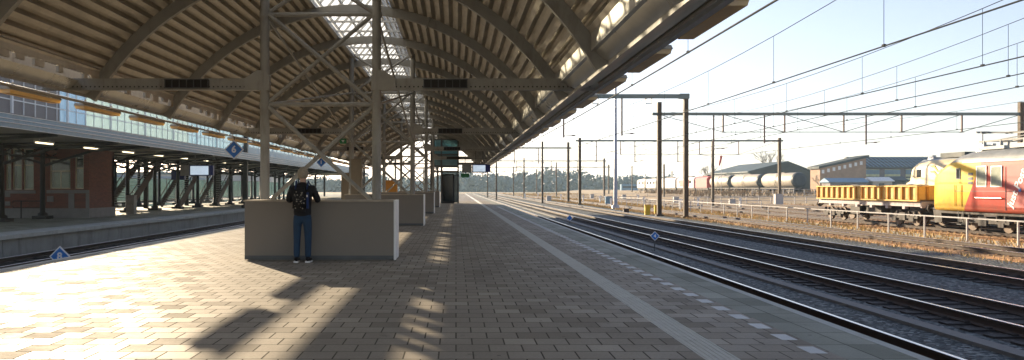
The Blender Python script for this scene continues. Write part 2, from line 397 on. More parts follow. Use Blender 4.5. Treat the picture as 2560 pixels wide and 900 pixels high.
# ------------------------------------------------------------------ railway tracks
def track(cx,y0,y1,lab,rail_mats,sl_mat,parts_to,ballast_top=TB,group='railway tracks'):
    t=thing('railway_track',lab,'railway track',(cx,0,0),group=group)
    for s in (-1,1):
        x=s*.752; r=MB(); z=RT-ballast_top*0
        prof=[(x-.07,RT-.17),(x-.07,RT-.155),(x-.012,RT-.13),(x-.012,RT-.05),(x-.036,RT-.04),(x-.036,RT-.004),(x+.036,RT-.004),(x+.036,RT-.04),(x+.012,RT-.05),(x+.012,RT-.13),(x+.07,RT-.155),(x+.07,RT-.17)]
        r.prism(prof,'y',y0,y1,1)
        r.prism([(x-.034,RT-.004),(x-.028,RT),(x+.028,RT),(x+.034,RT-.004)],'y',y0,y1,0)
        r.build('rail',rail_mats,t)
    y=y0+.3; n=0; rest=MB(); proto=None
    while y<y1:
        if y>parts_to[0] and n<100 and y<parts_to[1]:
            if proto is None:
                proto=MB(); proto.box(-1.27,1.27,-.12,.12,-.98,RT-.16)
                for s in (-1,1): proto.box(s*.752-.17,s*.752-.075,-.06,.06,RT-.16,RT-.135); proto.box(s*.752+.075,s*.752+.17,-.06,.06,RT-.16,RT-.135)
                o=proto.build('sleeper',sl_mat,t); o.location=(0,y,0); proto=o
            else:
                o=proto.copy(); COL.objects.link(o); o.parent=t; o.location=(random.uniform(-.02,.02),y,random.uniform(-.008,.008))
            n+=1
        else: rest.box(-1.27,1.27,y-.12,y+.12,-.98,RT-.16)
        y+=.6
    if rest.v: tag(rest.build('sleepers',sl_mat,t),kind='stuff')
    return t
RM=[M['rail_top'],M['rail_rust']]
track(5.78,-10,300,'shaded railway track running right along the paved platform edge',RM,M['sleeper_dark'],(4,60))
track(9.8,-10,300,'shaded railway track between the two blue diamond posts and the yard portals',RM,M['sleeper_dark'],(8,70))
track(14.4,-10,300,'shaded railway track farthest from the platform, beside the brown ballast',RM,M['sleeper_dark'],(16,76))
track(19.95,-10,300,'rusty sunlit railway track on orange brown ballast inside the railing',RM,M['sleeper_rust'],(20,80))
track(27.45,-5,250,'sunlit yard track carrying the yellow wagon and red railcar',RM,M['sleeper_rust'],(30,90))
track(32.0,-5,280,'yard track carrying the cream locomotive behind the red railcar',RM,M['sleeper_rust'],(200,210))
track(37.0,-5,280,'empty yard track just beyond the cream locomotive',RM,M['sleeper_rust'],(400,410))
track(42.0,-5,280,'empty outermost yard track below the bank of the far sidings',RM,M['sleeper_rust'],(400,410))
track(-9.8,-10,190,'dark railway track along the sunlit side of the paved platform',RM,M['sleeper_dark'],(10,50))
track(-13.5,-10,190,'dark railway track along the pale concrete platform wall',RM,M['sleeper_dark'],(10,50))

# ------------------------------------------------------------------ station canopy
CX=-2.93; ZC=.35; RI=6.10; RD=6.36
Y0,Y1=-7.0,85.0
can=thing('station_canopy','long arched platform canopy with ribbed metal roof on braced twin columns','station canopy',(0,0,0))
def arc(u,r): return ZC+math.sqrt(r*r-u*u)
for s in (-1,1):
    d=MB(); prof=[]
    a0=math.asin(1.1/RD); a1=math.asin(5.2/RD); a=a0; pitch=.27/RD
    while a<a1:
        for off,da in ((0,0),(0,.105),(.15,.145),(.15,.23)):
            aa=min(a+da/RD,a1); r=RD+off; prof.append((CX+s*r*math.sin(aa),ZC+r*math.cos(aa)))
        a+=pitch
    d.strip(prof,Y0,Y1); d.build('roof_deck',M['deck'],can,fix=False)
    e=MB(); pr=[]
    for k in range(7):
        t=k/6; u=5.24+.27*t; z=3.77-.21*t-.04*math.sin(math.pi*t); pr.append((CX+s*u,z))
    e.strip(pr,Y0,Y1,0,True); e.build('eave_sheet',M['panel'],can,fix=False)
    gt=MB(); gt.prism([(CX+s*5.48,3.50),(CX+s*5.92,3.68),(CX+s*5.92,4.155),(CX+s*5.88,4.155),(CX+s*5.88,3.72),(CX+s*5.54,3.58),(CX+s*5.52,3.66),(CX+s*5.48,3.66)],'y',Y0,Y1); gt.build('gutter',M['eave_bright'] if s>0 else M['steel'],can)
    if s>0:
        rl=MB(); rl.strip([(CX+5.93,3.70),(CX+6.0,3.80),(CX+6.24,3.86),(CX+6.26,4.0)],Y0,Y1); rl.build('fascia_sheet',M['eave_bright'],can,fix=False)
    rl=MB()
    zz=0 if s<0 else -.2; rl.prism([(CX+s*5.94,3.74+zz),(CX+s*6.04,3.74+zz),(CX+s*6.04,3.80+zz),(CX+s*5.94,3.80+zz)],'y',Y0,Y1)
    rl.build('cable_tray',M['alu'],can)
    tb=MB(); tb.tube([(CX+s*6.18,Y0,3.54 if s<0 else 3.81),(CX+s*6.18,Y1,3.54 if s<0 else 3.81)],.035,8); tb.build('lamp_rail',M['lamp_body'],can)
    # random blocks added in the slot between sheet and deck to dapple sunlight
    y=Y0; cl=MB()
    while y<Y1:
        L=random.uniform(.15,.5); cl.box(CX+s*5.19-.03,CX+s*5.19+.03,y,y+L,3.76+random.choice([0,0,.05,.08]),3.94); y+=L+random.choice([.2,.35,.55,.9])
    if s>0: cl=MB(); cl.box(CX+5.19,CX+5.31,Y0,Y1,3.735,4.26); cl.build('slot_cover',M['panel'],can)
    if s<0: cl.box(CX+s*5.19-.03,CX+s*5.19+.03,Y0,Y1,3.945,4.20)
    if s<0: tag(cl.build('dapple_filler',M['deck'],can),kind='stuff')
    # capping over the gutter end, outer brackets
proto=None; y=13.1-4.65*4
while y<Y1:
    if proto is None:
        a=MB(); n=40; aw=.058
        outer=[]; inner=[]
        um=math.asin(5.38/6.22)
        vs=[]
        for i in range(n+1):
            th=-um+2*um*i/n
            for (r,yy) in ((RI,-aw),(RI,aw),(RD-.01,aw),(RD-.01,-aw)): vs.append((CX+r*math.sin(th),yy,ZC+r*math.cos(th)))
        fs=[]
        for i in range(n):
            for j in range(4): fs.append((i*4+j,i*4+(j+1)%4,(i+1)*4+(j+1)%4,(i+1)*4+j))
        fs+= [(0,1,2,3),(n*4+3,n*4+2,n*4+1,n*4)]
        a.add(vs,fs)
        for th in (-.35,.35):
            r0,r1=RI-.04,RD; ct,st=math.cos(th),math.sin(th)
            a.bar((CX+(r0)*st,0,ZC+r0*ct),(CX+r1*st,0,ZC+r1*ct),.2,.05)
        proto=a.build('arch_rib',M['steel'],can); proto.location=(0,y,0)
    else:
        o=proto.copy(); COL.objects.link(o); o.parent=can; o.location=(0,y,0)
    y+=4.65
# skylight lantern
BZ=6.72; RZ=8.35; HW=1.12
sk=MB(); sk.strip([(CX-HW,BZ),(CX-HW,BZ+.25),(CX,RZ),(CX+HW,BZ+.25),(CX+HW,BZ)],Y0,Y1); sk=sk.build('skylight',M['sky_glass'],can,fix=False)
bars=MB()
for s in (-1,1):
    bars.box(CX+s*HW-.04,CX+s*HW+.04,Y0,Y1,BZ-.12,BZ+.02)
    for t in (0,.33,.66):
        x=CX+s*HW*(1-t); z=BZ+.25+(RZ-BZ-.25)*t; bars.box(x-.03,x+.03,Y0,Y1,z-.10,z-.02)
bars.box(CX-.05,CX+.05,Y0,Y1,RZ-.16,RZ-.04)
y=Y0+.4
while y<Y1:
    for s in (-1,1): bars.bar((CX+s*HW,y,BZ+.2),(CX,y,RZ-.05),.05,.07)
    y+=.93
bars.build('glazing_bars',M['alu'],sk)
ties=MB(); y=Y0+.86
while y<Y1:
    ties.bar((CX-HW,y,BZ+.02),(CX+HW,y,BZ+.02),.06,.06); y+=1.55
ties.build('lattice',M['alu'],sk)
# columns with bracing
CL,CR=-4.14,-1.72
frames=[16.9+14*k for k in range(5)]
def part_dup(o,parent,loc):
    c=o.copy(); COL.objects.link(c); c.parent=parent; c.location=loc
    for ch in o.children:
        e=ch.copy(); COL.objects.link(e); e.parent=c
    return c
pr={}
for y in frames:
    new=not pr
    for s,x in ((-1,CL),(1,CR)):
        if new:
            c=MB(); c.tube([(x,0,0),(x,0,6.75)],.098,14); c.box(x-.2,x+.2,-.2,.2,0,.03); c.tube([(x,0,3.2),(x,0,3.3)],.115,14)
            c.tube([(x,0,5.15),(x,0,5.25)],.115,14)
            c=c.build('column',M['steel'],can); c.location=(0,y,0); pr['c',s]=c
            gp=MB(); gp.prism([(x-s*.11,3.55),(x-s*.11,3.86),(x-s*.02,3.98),(x+s*.16,3.98),(x+s*.42,3.8),(x+s*.42,3.55)],'y',-.09,.09)
            gp.build('gusset_plate',M['steel'],c)
            a=MB(); xe=CX+s*6.0; xi=x+s*.09
            a.box(min(xi,xe),max(xi,xe),-.05,-.03,3.58,3.79); a.box(min(xi,xe),max(xi,xe),-.05,.06,3.79,3.81); a.box(min(xi,xe),max(xi,xe),-.08,.08,3.56,3.58)
            h=a; q=xi+s*.15
            while abs(q-CX)<5.9:
                h.box(q-.014,q+.014,-.054,-.048,3.615,3.645,1); q+=s*.095
            a=a.build('cantilever_arm',[M['steel'],M['grille']],can); a.location=(0,y,0); pr['a',s]=a
            gx=x+s*(1.49 if s>0 else 1.66)
            gr=MB(); gr.box(gx-.47,gx+.47,-.12,-.055,3.6,3.775); 
            gr=gr.build('speaker',M['grille'],a)
            gf=MB()
            for k in range(7): gf.box(gx-.47+k*.155,gx-.455+k*.155,-.135,-.12,3.6,3.775)
            gf.box(gx-.48,gx+.48,-.135,-.12,3.59,3.605); gf.box(gx-.48,gx+.48,-.135,-.12,3.77,3.785)
            gf.build('grille',M['steel_dark'],a)
        else:
            part_dup(pr['c',s],can,(0,y,0)); part_dup(pr['a',s],can,(0,y,0))
    if new:
        for k,(z) in enumerate((3.25,5.2)):
            cb=MB(); cb.tube([(CL,0,z),(CR,0,z)],.045,8); o=cb.build('crossbar',M['steel'],can); o.location=(0,y,0); pr['b',k]=o
        for k,(za,zb) in enumerate(((1.15,3.2),(3.2,1.15),(3.3,5.2),(5.2,3.3),(5.25,6.7),(6.7,5.25))):
            cb=MB(); cb.tube([(CL+.08,.02*(-1)**k,za),(CR-.08,.02*(-1)**k,zb)],.046,8); o=cb.build('brace',M['steel'],can); o.location=(0,y,0); pr['x',k]=o
    else:
        for k in [k for k in pr if k[0] in 'bx']: part_dup(pr[k],can,(0,y,0))
# longitudinal tie rods between frames
for k in range(4):
    y=frames[k]
    for x in (CL,CR):
        for a,bz in ((3.25,5.2),(5.2,3.25)):
            cb=MB(); cb.tube([(x,y,a),(x,y+14,bz)],.03,6)
            if k==0 and a<4: pr['t',x]=cb.build('tie_rod',M['steel'],can)
            elif k<2: cb.build('tie_rod',M['steel'],can)

# lamps along both eaves
def eave_lamp(label,loc,s):
    t=thing('eave_lamp',label,'lamp',loc,group='box lamps under the canopy eaves')
    m=MB(); m.prism([(-.14,.02),(.14,.02),(.11,.08),(-.11,.08)],'y',0,2.1); m.box(-.02,.02,.3,.34,.08,.2); m.box(-.02,.02,1.75,1.79,.08,.2); m.build('housing',M['lamp_body'],t)
    m=MB(); m.prism([(-.13,.018),(-.11,-.05),(.11,-.05),(.13,.018)],'y',.03,2.07); m.build('lamp_cover',M['opal'],t)
    return t
pl={}
for s,side in ((1,'eave over the yard tracks'),(-1,'eave facing the opposite platform')):
    off=8.9 if s>0 else 9.5
    for k in range(-1,23):
        y=off-.0+3.2*k
        if y>82: break
        if y<3: continue
        idx=k+1
        lab='%s amber box lamp from the camera, under the %s'%(ORD[idx],side)
        loc=(CX-6.3,y,3.44) if s<0 else (CX+6.16,y,3.585)
        if not pl: pl[1]=eave_lamp(lab,loc,s)
        else: dup(pl[1],loc,lab)

# ------------------------------------------------------------------ counters on the platform
cl_lab=['long grey counter wall nearest the camera with the person standing at it','second grey counter wall, just behind the one with the person',
        'third grey counter wall along the columns, partly hidden by the second','fourth and farthest grey counter wall along the columns']
def counter(lab,y):
    t=thing('counter',lab,'counter',(-2.7,y,0),group='counter walls around the column feet')
    m=MB(); m.box(-1.5,1.46,0,.86,.02,1.165); m.box(-1.44,1.4,.04,.8,0,.02); m.build('front_panel',M['counter'],t)
    m=MB(); m.box(1.463,1.5,-.012,.875,.01,1.2); m.build('end_panel',M['white'],t)
    m=MB(); m.box(-1.52,1.46,-.03,.9,1.168,1.2); m.build('ledge',M['ledge'],t)
    m=MB(); m.box(-1.5,1.46,-.006,0,.02,.10); m.build('plinth',M['steel_dark'],t)
    return t
c0=counter(cl_lab[0],15.5)
for k in (1,2,3): dup(c0,(-2.7,15.5+14*k,0),cl_lab[k])
# cabinets between the columns
def cabinet(name,lab,cat,x0,x1,y0,y1,z1,m,doors=1,z0=0):
    t=thing(name,lab,cat,((x0+x1)/2,y0,0))
    w=(x1-x0)/2; dd=y1-y0; b=MB(); b.box(-w,w,0,dd,z0,z1); b.box(-w-.02,w+.02,-.02,dd+.02,z1+.002,z1+.04); b.build('body',m,t)
    b=MB(); b.box(-w+.03,w-.03,-.014,-.002,z0+.08,z1-.06); b.build('door',m,t)
    b=MB(); b.box(w-.1,w-.07,-.03,-.016,z0+(z1-z0)*.5,z0+(z1-z0)*.58); b.build('handle',M['steel_dark'],t)
    return t
cabinet('cabinet','tall tan service cabinet beside the second column frame','cabinet',-3.98,-3.6,29.6,30.1,2.5,M['tan'])
cabinet('cabinet','short tan wall cabinet a little farther than the tall tan one','cabinet',-5.3,-4.85,36,36.4,2.1,M['tan'],z0=.4)
cabinet('vending_machine','orange machine standing behind the third column frame','machine',-5.6,-4.7,62,62.8,2.0,M['orange'])

# lift tower of glass and steel near the far end
t=thing('lift_tower','glass and steel lift tower near the far end of the platform','lift tower',(-1.0,72,0))
fr=MB()
for x in (-1.3,-.35,1.2):
    for y in (0,2.6): fr.box(x-.07,x+.07,y-.07,y+.07,0,6.0)
for z in (2.95,3.45,4.5,5.9):
    for y in (0,2.6): fr.box(-1.3,1.2,y-.055,y+.055,z-.06,z+.06)
    for x in (-1.3,1.2): fr.box(x-.055,x+.055,0,2.6,z-.06,z+.06)
fr.build('frame',M['steel_dark'],t)
for yy in (0,2.6): b=MB(); b.box(-1.23,1.13,yy-.01,yy+.01,3.52,5.84); b.build('glazing',M['teal'],t)
b=MB(); b.box(-.28,1.13,.6,.62,.05,2.89); b.build('rear_glass',M['dark_glass'],t)
b=MB(); b.box(-.28,-.18,-.05,.05,0,2.7); b.box(.72,.84,-.05,.05,0,2.7); b.box(-.18,.72,-.05,.05,2.6,2.7); b.box(-.18,.72,-.05,.05,0,.2); b.build('door_frame',M['black'],t)
b=MB(); b.box(-.18,.72,-.01,.01,.2,2.6); b.build('door_glass',M['dark_glass'],t)

# hanging display boards
def display(lab,loc,w,h,hz,side=1):
    t=thing('display_board',lab,'display',loc,group='hanging train displays')
    b=MB(); b.box(-w/2,w/2,-.12,.12,-h/2,h/2); b.box(w/2,w/2+.22,-.1,.1,-h/2+.03,h/2-.03); b.build('case',M['navy'],t)
    b=MB(); b.box(-w/2+.06,w/2-.08,-.128,-.122,-h/2+.06,h/2-.06); b.build('screen',M['screen'],t)
    b=MB(); b.box(-w/2-.6,-w/2-.02,-.08,.08,-h/2,h/2); b.build('side_panel',M['grey_case'],t)
    b=MB()
    for x in (-w/4,w/4): b.tube([(x,0,h/2),(x,0,hz-loc[2])],.02,6)
    b.build('hanger_frame',M['steel_dark'],t)
    return t
display('navy train display with pale screen hung near the far end of the canopy',(1.38,46,2.58),.86,.5,3.6)
display('navy train display with pale screen hung from the opposite platform canopy',(-16.4,50,2.55),1.3,.68,3.6)
t=thing('exit_sign','small green exit sign below the display at the canopy end','sign',(.55,47,2.18))
b=MB(); b.box(-.25,.25,-.03,.03,-.12,.12); b.build('panel',M['exit'],t)
b=MB(); b.tube([(0,0,.12),(0,0,1.5)],.015,6); b.build('hanger',M['steel_dark'],t)
t=thing('exit_sign','small green running figure sign on the second column frame','sign',(-4.45,30.75,3.28))
b=MB(); b.box(-.13,.13,-.03,.03,-.1,.1); b.build('panel',M['exit'],t)
b=MB(); b.prism([(-.06,.04),(.06,.04),(0,-.06)],'y',-.036,-.031); b.build('arrow',M['letter'],t)
b=MB(); b.bar((.13,0,0),(.32,0,0),.03,.03); b.build('bracket',M['steel'],t)

# diamond signs
def diamond(lab,loc,half,txt,up=None,down=None):
    t=thing('platform_sign',lab,'sign',loc,group='blue diamond platform signs')
    b=MB(); b.prism([(0,half),(half,0),(0,-half),(-half,0)],'y',-.015,.015); b.build('white_border',M['letter'],t)
    h=half*.85; b=MB(); b.prism([(0,h),(h,0),(0,-h),(-h,0)],'y',-.021,-.016); b.build('blue_panel',M['blue_sign'],t)
    if txt: text_mesh(txt,half*.95,.002,M['letter'],'numeral',t,Matrix.Translation((0,-.024,0))@Matrix.Rotation(R(90),4,'X'),half*.035)
    b=MB()
    if up: b.tube([(0,.03,half*.6),(0,.03,up)],.018,6)
    if down: b.tube([(0,.03,half*.3),(0,.03,-down)],.025,8)
    b.build('post',M['steel_dark'],t)
    return t
diamond('blue diamond sign reading 6 hung from the canopy eave',at(585,374,30),.375,'6',up=.5)
diamond('blue diamond sign reading 1 hung from the canopy eave farther along',at(803,406,52),.34,'1',up=.6)
diamond('blue diamond sign reading 8 standing low in the dark tracks',at(150,641,22.5),.30,'8',down=.6)
diamond('small blue diamond post in the ballast nearest the camera',at(1637,590,29.4),.18,'4',down=.62)
diamond('smaller blue diamond post farther along the same ballast',at(1424,545,51.5),.21,None,down=.42)

# ------------------------------------------------------------------ person at the counter
def skin_mesh(name,verts,edges,radii,m,parent,sub=2):
    me=bpy.data.meshes.new(name); me.from_pydata(verts,edges,[]); me.update()
    o=bpy.data.objects.new(name+'_src',me); COL.objects.link(o)
    md=o.modifiers.new('s','SKIN'); md.use_smooth_shade=True
    lay=me.skin_vertices[0].data
    for i,r in enumerate(radii):
        lay[i].radius=(r,r) if not isinstance(r,tuple) else r
        lay[i].use_root=(i==0)
    sb=o.modifiers.new('u','SUBSURF'); sb.levels=sub; sb.render_levels=sub
    dg=bpy.context.evaluated_depsgraph_get(); nm=bpy.data.meshes.new_from_object(o.evaluated_get(dg))
    bpy.data.objects.remove(o); bpy.data.meshes.remove(me)
    nm.name=name; nm.materials.clear(); nm.materials.append(m)
    for p in nm.polygons: p.use_smooth=True
    r=bpy.data.objects.new(name,nm); COL.objects.link(r); r.parent=parent
    return r
def chain(*pts): return pts
pers=thing('person','person in black jacket and blue jeans standing at the grey counter, seen from behind','person',(-2.98,15.14,0))
# skeleton, local: x right, y forward (towards counter), z up
V=[];E=[];RD_=[]
def J(x,y,z,r,par=None):
    V.append((x,y,z)); RD_.append(r)
    if par is not None: E.append((par,len(V)-1))
    return len(V)-1
pel=J(0,0,.95,(.15,.11)); ab=J(0,.0,1.10,(.135,.10),pel); ch=J(0,.015,1.32,(.165,.115),ab); sh=J(0,.01,1.46,(.11,.08),ch); nk=J(0,.03,1.55,.055,sh); hd0=J(0,.05,1.62,.07,nk); hd1=J(0,.055,1.70,(.078,.098),hd0); hd2=J(0,.05,1.775,(.062,.08),hd1)
for s in (-1,1):
    hp=J(s*.09,0,.90,.088,pel); kn=J(s*.105,.02,.49,.058,hp); an=J(s*.108,-.01,.09,.04,kn); he=J(s*.108,.0,.045,.036,an); to=J(s*.12,.15,.03,.032,he)
    sd=J(s*.19,.0,1.43,.058,ch); el=J(s*.27,.10,1.18,.045,sd); wr=J(s*.17,.33,1.235,.03,el); pm=J(s*.15,.40,1.228,.032,wr)
    for k,(dx,L) in enumerate(((-.024,.07),(-.008,.08),(.009,.075),(.024,.06))):
        f1=J(s*.15+dx,.44+.01*(k in(1,2)),1.226,.010,pm); f2=J(s*.15+dx*1.15,.44+L*.55,1.222,.009,f1); J(s*.15+dx*1.2,.44+L,1.213,.008,f2)
    th=J(s*(.15-.032),.385,1.226,.011,pm); J(s*(.15-.05),.43,1.219,.009,th)
body=skin_mesh('body',V,E,RD_,M['skin'],pers,2)
# face (looks ahead, away from the camera)
f=MB(); f.tube([(0,.14,1.70),(0,.165,1.665),(0,.15,1.655)],[.008,.016,.006],6)
for s in (-1,1): f.tube([(s*.078,.05,1.72),(s*.09,.04,1.70),(s*.08,.045,1.66)],[.010,.017,.008],6)
f.build('ear_and_nose',M['skin'],pers) if False else None
for s in (-1,1):
    e=MB(); e.tube([(s*.076,.05,1.725),(s*.091,.042,1.70),(s*.08,.048,1.665)],[.010,.018,.008],8); e.build('ear',M['skin'],pers)
    e=MB(); e.tube([(s*.032,.136,1.705),(s*.032,.147,1.705)],[.012,.006],8); e.build('eye',M['dark_win'],pers)
e=MB(); e.tube([(0,.135,1.71),(0,.163,1.675),(0,.14,1.66)],[.009,.015,.008],8); e.build('nose',M['skin'],pers)
e=MB(); e.tube([(-.024,.14,1.632),(0,.147,1.630),(.024,.14,1.632)],[.004,.007,.004],6); e.build('mouth',M['red'],pers)
# hair: shaggy shell
bm=bmesh.new(); bmesh.ops.create_uvsphere(bm,u_segments=28,v_segments=18,radius=1)
for v in bm.verts:
    c=v.co.copy(); n=1+.07*math.sin(c.x*9+c.z*7)*math.cos(c.y*8)+random.uniform(-.045,.045)
    v.co=Vector((c.x*.102*n,c.y*.122*n,c.z*.125*n))
bmesh.ops.delete(bm,geom=[v for v in bm.verts if (v.co.y>.055 and v.co.z<.045) or v.co.z<-.105],context='VERTS')
me=bpy.data.meshes.new('hair'); bm.to_mesh(me); bm.free(); me.materials.append(M['hair'])
for p_ in me.polygons: p_.use_smooth=True
o=bpy.data.objects.new('hair',me); COL.objects.link(o); o.parent=pers; o.location=(0,.045,1.725)
# jacket
V=[];E=[];RD_=[]
a=J(0,.0,.86,(.185,.145)); b1=J(0,.0,.98,(.19,.145),a); b2=J(0,.0,1.15,(.18,.135),b1); b3=J(0,.01,1.33,(.21,.145),b2); b4=J(0,.01,1.475,(.13,.10),b3); J(0,.03,1.565,.085,b4)
for s in (-1,1):
    q=J(s*.205,.0,1.425,.085,b3); q2=J(s*.285,.08,1.20,.07,q); q3=J(s*.235,.22,1.225,.058,q2); J(s*.18,.32,1.245,.05,q3)
skin_mesh('jacket',V,E,RD_,M['jacket'],pers,2)
V=[];E=[];RD_=[]
a=J(0,0,.93,(.16,.125)); J(0,0,.99,(.155,.12),a)
for s in (-1,1):
    q=J(s*.095,0,.83,.098,a); q2=J(s*.107,.015,.50,.075,q); q3=J(s*.11,-.005,.20,.066,q2); J(s*.11,-.005,.075,.066,q3)
skin_mesh('jeans',V,E,RD_,M['jeans'],pers,2)
for s in (-1,1):
    h=MB(); h.tube([(s*.11,-.075,.055),(s*.112,-.03,.075),(s*.12,.06,.065),(s*.125,.16,.045),(s*.127,.20,.04)],[.03,.05,.05,.042,.02],10); sh_=h.build('shoe',M['shoe'],pers)
    h=MB(); h.prism([(s*.112-.045,-.09),(s*.112+.045,-.09),(s*.12+.052,.10),(s*.127+.03,.21),(s*.127-.03,.21),(s*.12-.05,.10)],'z',0,.028); h.build('sole',M['letter'],sh_)
bag=thing('backpack','black backpack with pale specks worn on the back of the person','backpack',(-2.98,15.14,0))
bm=bmesh.new(); bmesh.ops.create_cube(bm,size=1)
for v in bm.verts: v.co=Vector((v.co.x*(.30 if v.co.z<0 else .27),v.co.y*.17,v.co.z*.46))
bmesh.ops.bevel(bm,geom=bm.edges[:],offset=.06,segments=4,affect='EDGES')
me=bpy.data.meshes.new('bag_body'); bm.to_mesh(me); bm.free(); me.materials.append(M['bag'])
for p_ in me.polygons: p_.use_smooth=True
o=bpy.data.objects.new('bag_body',me); COL.objects.link(o); o.parent=bag; o.location=(0,-.205,1.22)
m=MB()
for i in range(26):
    x=random.uniform(-.10,.10); z=random.uniform(1.05,1.38); w=random.choice([.005,.006,.010])
    m.box(x-w,x+w,-.296,-.288,z-w,z+w)
m.build('speck_print',M['dot'],bag)
for s in (-1,1):
    m=MB(); m.tube([(s*.11,-.13,1.42),(s*.115,-.02,1.575),(s*.13,.12,1.50),(s*.15,.16,1.3),(s*.15,.0,1.08)],.016,6); m.build('strap',M['bag_blue'],bag)
m=MB(); m.box(.125,.155,-.26,-.14,1.05,1.36); m.build('side_pocket',M['bag_blue'],bag)
m=MB(); m.box(.128,.15,-.268,-.262,1.27,1.31); m.build('reflector',M['letter'],bag)

# ------------------------------------------------------------------ opposite platform: canopy, building, stairs, hall
pc=thing('platform_canopy','low canopy on black iron columns over the opposite platform','platform canopy',(0,0,0))
b=MB(); b.strip([(-15.62,3.60),(-17.5,3.66),(-21.2,3.62),(-27.5,3.75)],4,140); b.build('soffit',M['soffit'],pc,fix=False)
b=MB(); b.strip([(-15.7,3.86),(-16.2,4.0),(-21.2,4.2),(-27.6,3.95)],4,140); b.build('roof',M['roof_grey'],pc,fix=False)
b=MB(); b.box(-15.6,-15.5,4,140,3.55,3.70); b.box(-15.72,-15.64,4,140,3.74,3.86); b.build('fascia',M['fascia'],pc)
b=MB(); b.box(-15.6,-15.48,4,140,3.702,3.722); b.box(-15.6,-15.48,4,140,3.53,3.548); b.box(-15.72,-15.62,4,140,3.862,3.882); b.box(-15.9,-15.78,4,140,4.052,4.072); b.build('fascia_trim',M['white'],pc)
b=MB(); b.box(-15.9,-15.8,4,140,3.90,4.05); b.build('roof_gutter',M['fascia'],pc)
b=MB(); b.box(-16.5,-16.4,4,62,4.06,4.2); b.build('upper_kerb',M['steel_dark'],pc)
b=MB(); b.box(-17.0,-16.9,62,140,4.04,4.75); b.build('parapet',M['fascia_blue'],pc)
col=MB(); col.tube([(0,0,QZ),(0,0,QZ+.28),(0,0,QZ+.34),(0,0,3.55)],[.24,.24,.13,.11],10); col.box(-.36,.36,-.36,.36,QZ,QZ+.16)
colo=None
ys=[36.4,40.0]+[45.8+4.55*k for k in range(14)]
def colat(x,y):
    global colo
    if colo is None: colo=col.build('column',M['black_iron'],pc); colo.location=(x,y,0)
    else: o=colo.copy(); COL.objects.link(o); o.parent=pc; o.location=(x,y,0)
for y in ys: colat(-21.2,y)
for y in ys[2:]: colat(-26.8,y+1.9)
bro=None
for y in [8+4.55*k for k in range(6)]+ys:
    if bro is None:
        q=MB(); q.bar((-21.2,0,2.55),(-18.6,0,3.35),.1,.12); q.bar((-18.6,0,3.35),(-15.7,0,3.52),.1,.12); q.bar((-21.2,0,3.5),(-15.7,0,3.56),.1,.08); q.bar((-21.2,0,2.7),(-24.2,0,3.5),.1,.12); q.bar((-21.2,0,3.5),(-27,0,3.6),.1,.08)
        bro=q.build('bracket',M['black_iron'],pc); bro.location=(0,y,0)
    else: o=bro.copy(); COL.objects.link(o); o.parent=pc; o.location=(0,y,0)
for x in (-21.2,-26.8):
    q=MB(); q.box(x-.08,x+.08,36 if x>-22 else 46,130,3.42,3.52); q.box(x-.06,x+.06,36 if x>-22 else 46,130,2.98,3.06)
    yy=36.4 if x>-22 else 46
    while yy<128:
        q.bar((x,yy,3.04),(x,yy+1.1,3.44),.05,.05); q.bar((x,yy+1.1,3.44),(x,yy+2.2,3.04),.05,.05); yy+=2.2
    q.build('lattice_girder',M['black_iron'],pc)
# strip lights under it
proto=None
for k,y in enumerate([30,34.5,39,43.5,48,52.5,57,61.5,66]):
    lab='lit strip lamp under the opposite canopy, %s counted from the camera'%ORD[k]
    if proto is None:
        t=thing('strip_lamp',lab,'lamp',(-18.6,y,3.42),group='strip lamps under the opposite canopy')
        q=MB(); q.box(-.09,.09,0,1.5,.06,.14); q.box(-.02,.02,.3,.34,.14,.2); q.box(-.02,.02,1.2,1.24,.14,.2); q.build('housing',M['white'],t)
        q=MB(); q.tube([(0,.02,.03),(0,1.48,.03)],.035,8); q.build('tube',M['tube'],t); proto=t
    else: dup(proto,(-18.6,y,3.42),lab)
# brick building
DB=41.4
def bx_(px): return (px-1140)*DB/1950
def bz_(py): return 1.45-(py-469)*DB/1950
t=thing('station_building','red brick station building with pale stone bands under the opposite canopy','building',(0,DB,0))
xw0,xw1=-28.0,bx_(222)
def wall_with_holes(mb,x0,x1,z0,z1,holes,y0,y1):
    xs=sorted({x0,x1,*[h[0] for h in holes],*[h[1] for h in holes]}); zs=sorted({z0,z1,*[h[2] for h in holes],*[h[3] for h in holes]})
    for i in range(len(xs)-1):
        for j in range(len(zs)-1):
            cx,cz=(xs[i]+xs[i+1])/2,(zs[j]+zs[j+1])/2
            if not any(h[0]<cx<h[1] and h[2]<cz<h[3] for h in holes): mb.box(xs[i],xs[i+1],y0,y1,zs[j],zs[j+1])
holes=[(bx_(14),bx_(34-6),bz_(474),bz_(372)),(bx_(31),bx_(54),bz_(474),bz_(372)),(bx_(58),bx_(84),bz_(474),bz_(372)),(bx_(124),bx_(176),bz_(472),bz_(398)),(bx_(187),bx_(209),bz_(472),bz_(386))]
m=MB(); wall_with_holes(m,xw0,xw1,.35,3.5,holes,0,.4); m.box(xw0,xw1,.4,3.1,.35,.36); m.box(xw1-.4,xw1,.4,3.1,.36,3.5); m.box(xw0,xw1,2.8,3.1,.36,3.5); m.build('wall',M['brick'],t)
m=MB(); m.box(xw0,xw1+.05,-.06,3.15,QZ,.35); m.box(xw0,bx_(12),-.05,0,1.12,1.3); m.box(bx_(12),bx_(90),-.08,0,1.14,1.30); m.box(bx_(118),xw1+.03,-.07,0,1.15,1.32)
for z in (.5,.95): m.box(bx_(14),bx_(26),-.05,0,z,z+.22)
m.box(bx_(172),bx_(186),-.05,0,.36,1.14); m.box(xw1-.14,xw1+.03,-.05,0,.36,1.14); m.box(bx_(128)-.2,bx_(134),-.06,0,.7,1.0)
m.build('stone_band',M['stone'],t)
